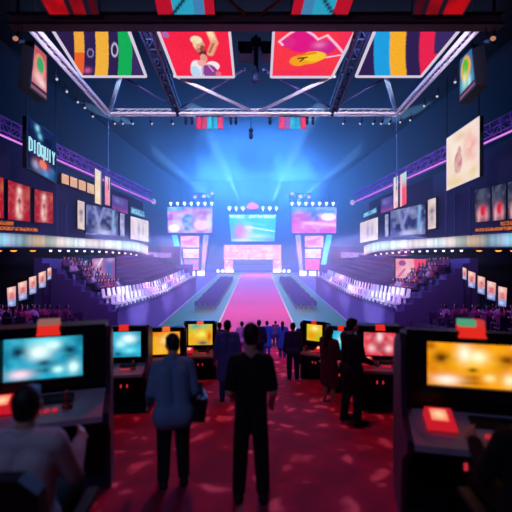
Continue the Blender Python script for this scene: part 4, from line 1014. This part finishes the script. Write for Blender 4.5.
# gaming chairs for the two seated players
def gchair(label, loc, rz):
    t = thing('gaming_chair', label, 'chair', loc); k = surf('chair_black', '08080c', .5); L = V(*loc)
    def rel(m): 
        for i, v in enumerate(m.v): m.v[i] = Matrix.Rotation(rz, 3, 'Z') @ v + L
        return m
    m = MB(); m.box((0, .0, .35), (.5, .48, .1)); m.box((0, .22, .34), (.46, .06, .08)); rel(m).build('seat', k, t)
    m = MB()
    pts = [(-.25, .5), (-.29, .75), (-.27, .98), (-.18, 1.06), (.18, 1.06), (.27, .98), (.29, .75), (.25, .5)]
    m.prism([V(x, -.24 - (z - .5) * .12, z - .04) for x, z in pts], (0, -.09, 0)); rel(m).build('backrest', k, t)
    m = MB(); m.bar((-.12, -.22, .42), (-.12, -.28, .6), .05, .03); m.bar((.12, -.22, .42), (.12, -.28, .6), .05, .03); rel(m).build('back_bracket', k, t)
    for s in (-1, 1):
        m = MB(); m.box((s * .37, .0, .64), (.07, .28, .035)); m.box((s * .37, -.05, .5), (.04, .05, .28)); m.box((s * .31, -.05, .36), (.16, .05, .03)); rel(m).build('armrest', k, t)
    m = MB(); m.tube((0, 0, .31), (0, 0, .08), .035); rel(m).build('gas_lift', k, t)
    for i in range(5):
        a = i * 2 * math.pi / 5; m = MB(); m.bar((0, 0, .09), (.28 * math.cos(a), .28 * math.sin(a), .06), .05, .035); m.ball((.28 * math.cos(a), .28 * math.sin(a), .032), .032); rel(m).build('base_leg', k, t)
gchair('black gaming chair under the seated man in white shirt', at(22, 2.38), .06)
gchair('black gaming chair under the seated person at the right edge', at(538, 2.38), -.06)

# ---- seated audience, shared low detail bodies
def spectator_mesh(seed):
    rnd = random.Random(seed); b = MB()
    ln = (rnd.random() - .5) * .12
    b.cap(V(-.09, 0, .5), V(-.1, .02, .9), .11, .12); b.cap(V(.09, 0, .5), V(.1, .02, .9), .11, .12); b.cap(V(-.17, .02, .95), V(.17, .02, .95), .075)
    b.cap(V(0, .03, 1.0), V(ln, .06, 1.15), .06); b.ball(V(ln, .07, 1.2), (.085, .1, .12)); b.ball(V(ln, .175, 1.19), .022)
    for k in (-1, 1):
        b.cap(V(k * .2, .02, .95), V(k * .25, .14, .7), .058, .05); b.cap(V(k * .25, .14, .7), V(k * .12, .36, .68 + rnd.random() * .1), .05, .04)
        b.cap(V(k * .1, .03, .5), V(k * .13, .42, .5), .09, .07); b.cap(V(k * .13, .42, .5), V(k * .13, .42, .08), .07, .05); b.cap(V(k * .13, .42, .05), V(k * .13, .55, .05), .05)
    cols = [('8a3a62', '3a2a4a'), ('4a3a6a', '241c3a'), ('6a3060', '2a2040'), ('9888b0', '30284a')][seed % 4]
    mats = [surf('skin_c08a80', 'c08a80', .5, 0, .08), surf('crowd_top_' + cols[0], cols[0], .8), surf('crowd_leg_' + cols[1], cols[1], .8), surf('crowd_hair', '1a1220', .7)]
    def fm(c):
        if c.z > 1.08: return 3 if (c.y < .08 or c.z > 1.27) else 0
        if c.z > .62: return 0 if (c.y > .3 and c.z > .6) else 1
        return 2
    return remesh(b, 'person', mats, .045, None, 2, fm)
SPEC = [spectator_mesh(i) for i in range(4)]; used = [False] * 4
def spectator(p, rz, sd, where):
    i = random.randrange(4)
    if used[i]: o = SPEC[i].copy(); COL.objects.link(o)
    else: o = SPEC[i]; used[i] = True
    o.location = p; o.rotation_euler = (0, 0, rz)
    lab = {'corner': 'seated spectator in the dim crowd of the %s corner stand', 'bowl': 'seated spectator in the red lit crowd at the near end of the %s stand'}[where] % SIDE[sd]
    tag(o, lab, 'person', 'crowd in the %s %s' % (SIDE[sd], 'corner stand' if where == 'corner' else 'lower stand'))
pf = MB(); pf.box((0, -.02, .34), (.46, .44, .06)); pf.box((0, -.25, .6), (.46, .05, .46)); pf.box((0, 0, .16), (.1, .1, .32))
fold0 = pf.build('folding_seat', surf('fold_plum', '3a2452', .6), loc=(0, 0, 0)); fold_used = False
for sd in (-1, 1):
    for i in range(3, 15):
        y0 = 10 + i; z = ZC - 3.25 - .14 * (y0 - 11); x = 10.7
        while x < 19.5:
            vis = 256 - x / y0 * F
            if vis > -25:
                if fold_used: o = fold0.copy(); COL.objects.link(o)
                else: o = fold0; fold_used = True
                o.location = (sd * x, y0 + .45, z); tag(o, 'plum seat in the %s corner stand' % SIDE[sd], 'chair', 'plum seats of the %s corner stand' % SIDE[sd])
                if random.random() < .62:
                    spectator(V(sd * x, y0 + .45, z - .02), (random.random() - .5) * .6 + sd * .2, sd, 'corner')
            x += .72 + random.random() * .1
    for k in range(2, 7):
        for j in range(7):
            if random.random() < .8:
                s = k * RUN + .42; p = bowl_pt(s, sd, 26.4 + j * .72 + random.random() * .2, k * RISE - .02)
                spectator(p, sd * math.pi / 2, sd, 'bowl')

# ================================================================== MACHINES
def machine(label, px, Y, W, rotz, fn, H=1.68, zc=1.37, asp=.575, lamp='e42a20', lampst=1., pad=True, topper2=None, nx=48, ny=30, st=1., padside=-1, hw=None, tx=0., tz=0.):
    base = at(px, Y); t = thing('arcade_machine', label, 'arcade machine', base)
    Rz = Matrix.Rotation(rotz, 3, 'Z'); k = W / .75
    def W_(m):
        m.v = [Rz @ V(*v) + base for v in m.v]; return m
    blk = surf('machine_black', '0b0a14', .35, .1); side = surf('machine_side', '2a1a34', .4, .1); gry = surf('desk_grey', '9a8496', .45)
    sh = W * asp; HB = H - .12; ztop = zc + sh / 2; zbot = zc - sh / 2
    hw = hw or W / 2 + .17
    for s in (-1, 1):   # side panels with the curved console profile
        pr = [(.02, -.25), (.62, -.25), (.56, 1.4), (.5, HB), (.14, H), (.02, H - .08), (.0, 1.06), (-.04, .94), (-.2, .89), (-.34, .87), (-.35, .78), (-.2, .68), (-.06, .58), (.0, .4)]
        m = MB(); m.prism([V(s * hw, y, z) for y, z in pr], (s * .045, 0, 0)); W_(m).build('side_panel', side, t)
    m = MB(); m.box((0, .36, .61), (2 * hw - .01, .36, 1.7)); m.box((0, .33, .3), (2 * hw - .02, .42, 1.06)); W_(m).build('cabinet', blk, t)
    m = MB(); x_ = hw - .005; m.hexa([V(-x_, .13, ztop + .02), V(x_, .13, ztop + .02), V(x_, .13, H - .005), V(-x_, .13, H - .005)], [V(-x_, .5, ztop), V(x_, .5, ztop), V(x_, .5, HB - .005), V(-x_, .5, HB - .005)]); m.box((0, .34, 1.28), (2 * hw - .01, .3, .56)); W_(m).build('hood', blk, t)
    m = MB(); y = .13
    for a, b in (((-hw, ztop + .05), (hw, ztop + .05)), ((-hw, zbot - .05), (hw, zbot - .05))): m.bar(V(a[0] + .01, y, a[1]), V(b[0] - .01, y, b[1]), .08, .1)
    for s in (-1, 1): m.box((s * (W / 2 + (hw - W / 2) / 2), y, zc), (hw - W / 2 - .01, .09, sh))
    W_(m).build('bezel', blk, t)
    q = [V(-W / 2, .145, ztop), V(W / 2, .145, ztop), V(W / 2, .13, zbot), V(-W / 2, .13, zbot)]
    W_(panel_mesh(q, nx, ny, fn)).build('screen', screen_mat(st), t)
    m = MB(); m.hexa([V(-hw + .01, .14, .89), V(hw - .01, .14, .89), V(hw - .01, .14, .94), V(-hw + .01, .14, .94)], [V(-hw + .01, -.33, .79), V(hw - .01, -.33, .79), V(hw - .01, -.33, .84), V(-hw + .01, -.33, .84)]); W_(m).build('desk', gry, t)
    # keyboard, joystick, buttons
    sl = Matrix.Rotation(math.atan2(.1, .47), 3, 'X')
    on = lambda x, y: V(x, y, .89 + (y + .1) * .1 / .47 * 1. + .012)
    m = MB(); c = on(.12 * k * -padside, .0); m.box(c, (.36 * k, .13, .02), sl)
    for i in range(9):
        for j in range(3): m.box(c + V((i - 4) * .037 * k, (j - 1) * .037, .016 + (j - 1) * .008), (.029 * k, .028, .012), sl)
    W_(m).build('keyboard', surf('key_black', '15131d', .4), t)
    m = MB(); c = on(.26 * k * -padside, -.14); m.tube(c, c + V(0, 0, .02), .05, .04, 12); m.tube(c, c + V(0, 0, .11), .012); m.ball(c + V(0, 0, .12), .028); W_(m).build('joystick', surf('stick_red', 'a01c28', .3), t)
    for i in range(3):
        c = on(.02 * k + i * .07 * k, -.18); m = MB(); m.tube(c - V(0, 0, .005), c + V(0, 0, .018), .024, .02, 12); W_(m).build('button', glow('button_red', 'd02a3a', .8), t)
    if pad:
        c = on(padside * (W / 2 - .06 * k), -.08); m = MB(); w_ = .115 * k
        m.hexa([c + V(-w_, -.12, 0), c + V(w_, -.12, 0), c + V(w_, .1, .04), c + V(-w_, .1, .04)], [c + V(-w_ * .9, -.1, .05), c + V(w_ * .9, -.1, .05), c + V(w_ * .9, .08, .11), c + V(-w_ * .9, .08, .11)]); p_ = W_(m).build('control_pad', glow('pad_red', 'e01f30', .75), t)
        q = [c + V(-w_ * .65, .055, .109), c + V(w_ * .5, .055, .109), c + V(w_ * .5, -.075, .066), c + V(-w_ * .65, -.075, .066)]
        W_(panel_mesh(q, 8, 6, paint('ff6a50', [('b', .5, .5, .4, .35, 'ffe0b0')]))).build('pad_screen', screen_mat(1.), p_)
    # lit topper
    m = MB(); m.box((tx, .09 + tz * .6, H - .02 + tz), (.2 * k, .12, .08)); m.box((tx, .1 + tz * .6, H - .065 + tz), (.22 * k, .14, .02)); tp = W_(m).build('topper_sign', glow('topper_' + lamp, lamp, lampst), t)
    if topper2:
        m = MB(); m.box((tx - .035 * k, .09 + tz * .6, H + .046 + tz), (.13 * k, .1, .05)); W_(m).build('topper_light', glow('topper_' + topper2[0], topper2[0], .8), tp)
        m = MB(); m.box((tx + .066 * k, .09 + tz * .6, H + .046 + tz), (.066 * k, .1, .05)); W_(m).build('topper_light', glow('topper_' + topper2[1], topper2[1], .8), tp)
    # lower front: coin door, kick plate, red glow slot
    m = MB(); m.box((0, .105, .42), (.34 * k, .03, .4)); d_ = W_(m).build('coin_door', surf('door_dark', '19141f', .4, .3), t)
    for x_ in (-.07, .07):
        m = MB(); m.box((x_ * k, .085, .5), (.03, .02, .06)); W_(m).build('coin_slot', glow('button_red', 'd02a3a', .8), d_)
    m = MB(); m.box((0, .3, .02), (2 * hw + .1, .62, .08)); W_(m).build('kick_plate', side, t)
    return t
cyan1 = paint('1c94b4', [('n', 3, 3, '147c98', .7, 2), ('b', .5, .9, .25, .12, '5cd4e4', .8), ('b', .44, .64, .14, .18, 'f0fff8', .95), ('b', .62, .78, .09, .1, 'e8fffa', .8), ('b', .17, .66, .1, .14, '062438'), ('b', .83, .62, .1, .14, '062c44'), ('b', .5, .37, .09, .08, '0a3048', .95), ('b', .47, .19, .13, .06, '0f4058', .95), ('b', .2, .13, .14, .1, 'f8c8d4', .95), ('b', .68, .19, .07, .08, 'c8fff8', .9), ('b', .88, .22, .07, .14, 'd8fff8', .9), ('b', .97, .9, .07, .18, '0e6480', .8), ('b', .03, .5, .05, .35, '0e6480', .8), ('n', 13, 9, '68d8e0', .12, 8)])
fire = paint('ee8e08', [('n', 4, 3, 'c86404', .7, 4), ('b', .5, .5, .42, .5, 'f4a410', .6), ('b', .5, .6, .25, .3, 'fcc020', .7), ('b', .41, .74, .07, .18, 'fffce8', .95), ('b', .56, .68, .09, .13, 'fff8d0', .95), ('b', .16, .62, .1, .14, '4a1c02', .97), ('b', .86, .64, .1, .13, '6a2c04', .95), ('b', .05, .88, .06, .1, '8a3c06', .8), ('b', .5, .38, .055, .05, '3a1404', .95), ('b', .47, .2, .11, .07, '9a4008', .9), ('b', .47, .09, .12, .05, '6a2a0c', .8), ('b', .22, .13, .13, .1, 'fff4e8', .97), ('b', .68, .22, .06, .08, 'fff0a0', .8), ('b', .88, .2, .06, .13, 'fff4c0', .9), ('b', .95, .93, .05, .06, 'e8b070', .8), ('n', 13, 9, 'ffd040', .12, 8)])
cyan2 = paint('2aa8c4', [('n', 3, 3, '127c9c', .7, 5), ('b', .62, .7, .22, .16, 'f0ffff', .95), ('b', .38, .5, .16, .16, 'b8f4f8', .8), ('b', .12, .3, .1, .25, '1a78c0', .9), ('b', .65, .25, .18, .12, '78e0f0', .9), ('b', .3, .12, .1, .1, '0c4868', .9)])
yel = paint('f8a814', [('n', 3, 3, 'f07008', .7, 3), ('b', .5, .6, .25, .25, 'fff08c', .9), ('b', .3, .2, .2, .2, 'f8c840', .8)])
multi = paint('e8c020', [('b', .3, .88, .3, .16, '20b098', .95), ('b', .75, .92, .2, .12, '70c880', .9), ('b', .52, .5, .22, .16, 'fcf870', .9), ('b', .87, .4, .1, .28, 'd85008', .95), ('b', .16, .3, .14, .2, 'f4a830', .8), ('b', .6, .1, .22, .1, '28386a', .95), ('n', 5, 4, 'f89828', .3, 4)])
pinks = paint('e42c48', [('n', 3, 3, 'b81834', .7, 3), ('b', .5, .78, .1, .2, 'ffe8e8', .95), ('b', .25, .3, .13, .16, 'fcc8d0', .9), ('b', .78, .3, .12, .16, 'fcd8dc', .9), ('b', .5, .3, .1, .12, '7a0c24', .95), ('b', .15, .75, .1, .12, 'f8808c', .8), ('b', .85, .75, .1, .12, 'f8808c', .8), ('n', 9, 7, 'f8a8b0', .2, 6)])
cyan3 = paint('2cc0e0', [('n', 3, 3, '1090b8', .6, 6), ('b', .5, .5, .22, .25, 'c8fcff', .9)])
ygr = paint('e8c020', [('b', .5, .75, .25, .16, 'fff890', .9), ('b', .3, .3, .3, .2, 'e89010', .9), ('b', .8, .2, .2, .2, '88c030', .8)])
machine('big arcade machine with cyan screen at the left picture edge', 41, 3.75, .69, .3, cyan1, asp=.585, tx=.05, tz=.03, topper2=('a06a64', 'a06a64'), H=1.56, zc=1.29, hw=.57, st=1.3)
machine('arcade machine with pale cyan screen behind the blue grey shirted man', 123, 7.4, .6, .12, cyan2, H=1.62, zc=1.275, asp=.8, nx=30, ny=20, pad=False, hw=.41, lampst=1.1, st=1.2)
machine('arcade machine with amber screen half hidden by the blue grey shirted man', 166, 9.2, .62, .15, yel, H=1.6, zc=1.24, asp=.85, nx=20, ny=14, pad=False, lamp='f07030', hw=.42)
machine('arcade machine with yellow and teal screen beside the long coat', 200, 11.3, .68, .05, multi, H=1.72, zc=1.345, asp=.88, nx=30, ny=20, padside=-1, lamp='f06040', hw=.42)
machine('big arcade machine with fiery orange screen at the right picture edge', 478, 3.3, 0.74, -.22, fire, H=1.6, zc=1.355, asp=.515, tz=.07, tx=-.02, topper2=('58b088', 'e04040'), hw=.555, st=1.15)
machine('arcade machine with pinkish red screen right of the man in black', 381, 7.6, .6, -.12, pinks, H=1.58, zc=1.23, asp=.755, nx=30, ny=20, hw=.41)
machine('arcade machine with small cyan screen behind the man in black', 340, 9.2, .44, -.5, cyan3, H=1.62, zc=1.3, asp=1.0, nx=16, ny=12, pad=False, hw=.36)
machine('arcade machine with yellow screen farthest along the right row', 313, 11.5, .48, -.5, ygr, H=1.68, zc=1.355, asp=1.0, nx=16, ny=12, padside=1, hw=.34)

# ================================================================== HAZE, LIGHT, CAMERA
hz = bpy.data.materials.new('stage_haze'); hz.use_nodes = True; nt = hz.node_tree; nt.nodes.clear()
o = nt.nodes.new('ShaderNodeOutputMaterial'); v = nt.nodes.new('ShaderNodeVolumePrincipled')
v.inputs['Color'].default_value = (.75, .85, 1, 1); v.inputs['Density'].default_value = HAZE_D; v.inputs['Anisotropy'].default_value = .2
nt.links.new(v.outputs[0], o.inputs['Volume'])
m = MB(); m.box((0, 79.5, 13.7), (38, 99, 27.2)); h = m.build('stage_haze', hz); tag(h, 'blue lit haze filling the hall in front of the far stage', 'haze', kind='stuff')

def light(kind, name, loc, aim, col, power, size=.3, angle=60, blend=.5, sizey=None, spread=None):
    l = bpy.data.lights.new(name, kind); l.energy = power; l.color = lin(col) if isinstance(col, str) else col
    if kind == 'SPOT': l.spot_size = math.radians(angle); l.spot_blend = blend; l.shadow_soft_size = size
    if kind == 'AREA':
        l.size = size
        if sizey: l.shape = 'RECTANGLE'; l.size_y = sizey
        if spread: l.spread = math.radians(spread)
    if kind == 'POINT': l.shadow_soft_size = size
    ob = bpy.data.objects.new(name, l); COL.objects.link(ob); ob.location = loc
    ob.rotation_euler = (Vector(aim) - Vector(loc)).to_track_quat('-Z', 'Y').to_euler()
    if sizey:
        d = (Vector(aim) - Vector(loc)).normalized(); y = Vector((0, 1, 0)); y = (y - d * y.dot(d)).normalized(); x = y.cross(-d)
        ob.rotation_euler = Matrix((x, y, -d)).transposed().to_euler()
    return ob
for L in LIGHTS: light(*L[0], **L[1])

w = bpy.data.worlds.new('night'); S.world = w; w.use_nodes = True
w.node_tree.nodes['Background'].inputs[0].default_value = (.01, .015, .05, 1); w.node_tree.nodes['Background'].inputs[1].default_value = .3
cam = bpy.data.cameras.new('camera'); co = bpy.data.objects.new('camera', cam); COL.objects.link(co)
co.location = (0, 0, ZC); co.rotation_euler = (math.pi / 2, 0, 0)
cam.sensor_width = 36; cam.lens = 36 * F / 512; cam.shift_y = -(256 - HY) / 512; cam.clip_start = .05; cam.clip_end = 400
cam.dof.use_dof = True; cam.dof.focus_distance = 40; cam.dof.aperture_fstop = (cam.lens / 1000) / .03
S.camera = co
S.view_settings.view_transform = 'Standard'; S.view_settings.look = 'None'; S.view_settings.exposure = 0; S.view_settings.gamma = 1; S.view_settings.use_curve_mapping = False
S.cycles.use_denoising = True; S.cycles.volume_bounces = 0; S.cycles.max_bounces = 6; S.cycles.sample_clamp_indirect = 4; S.cycles.sample_clamp_direct = 0
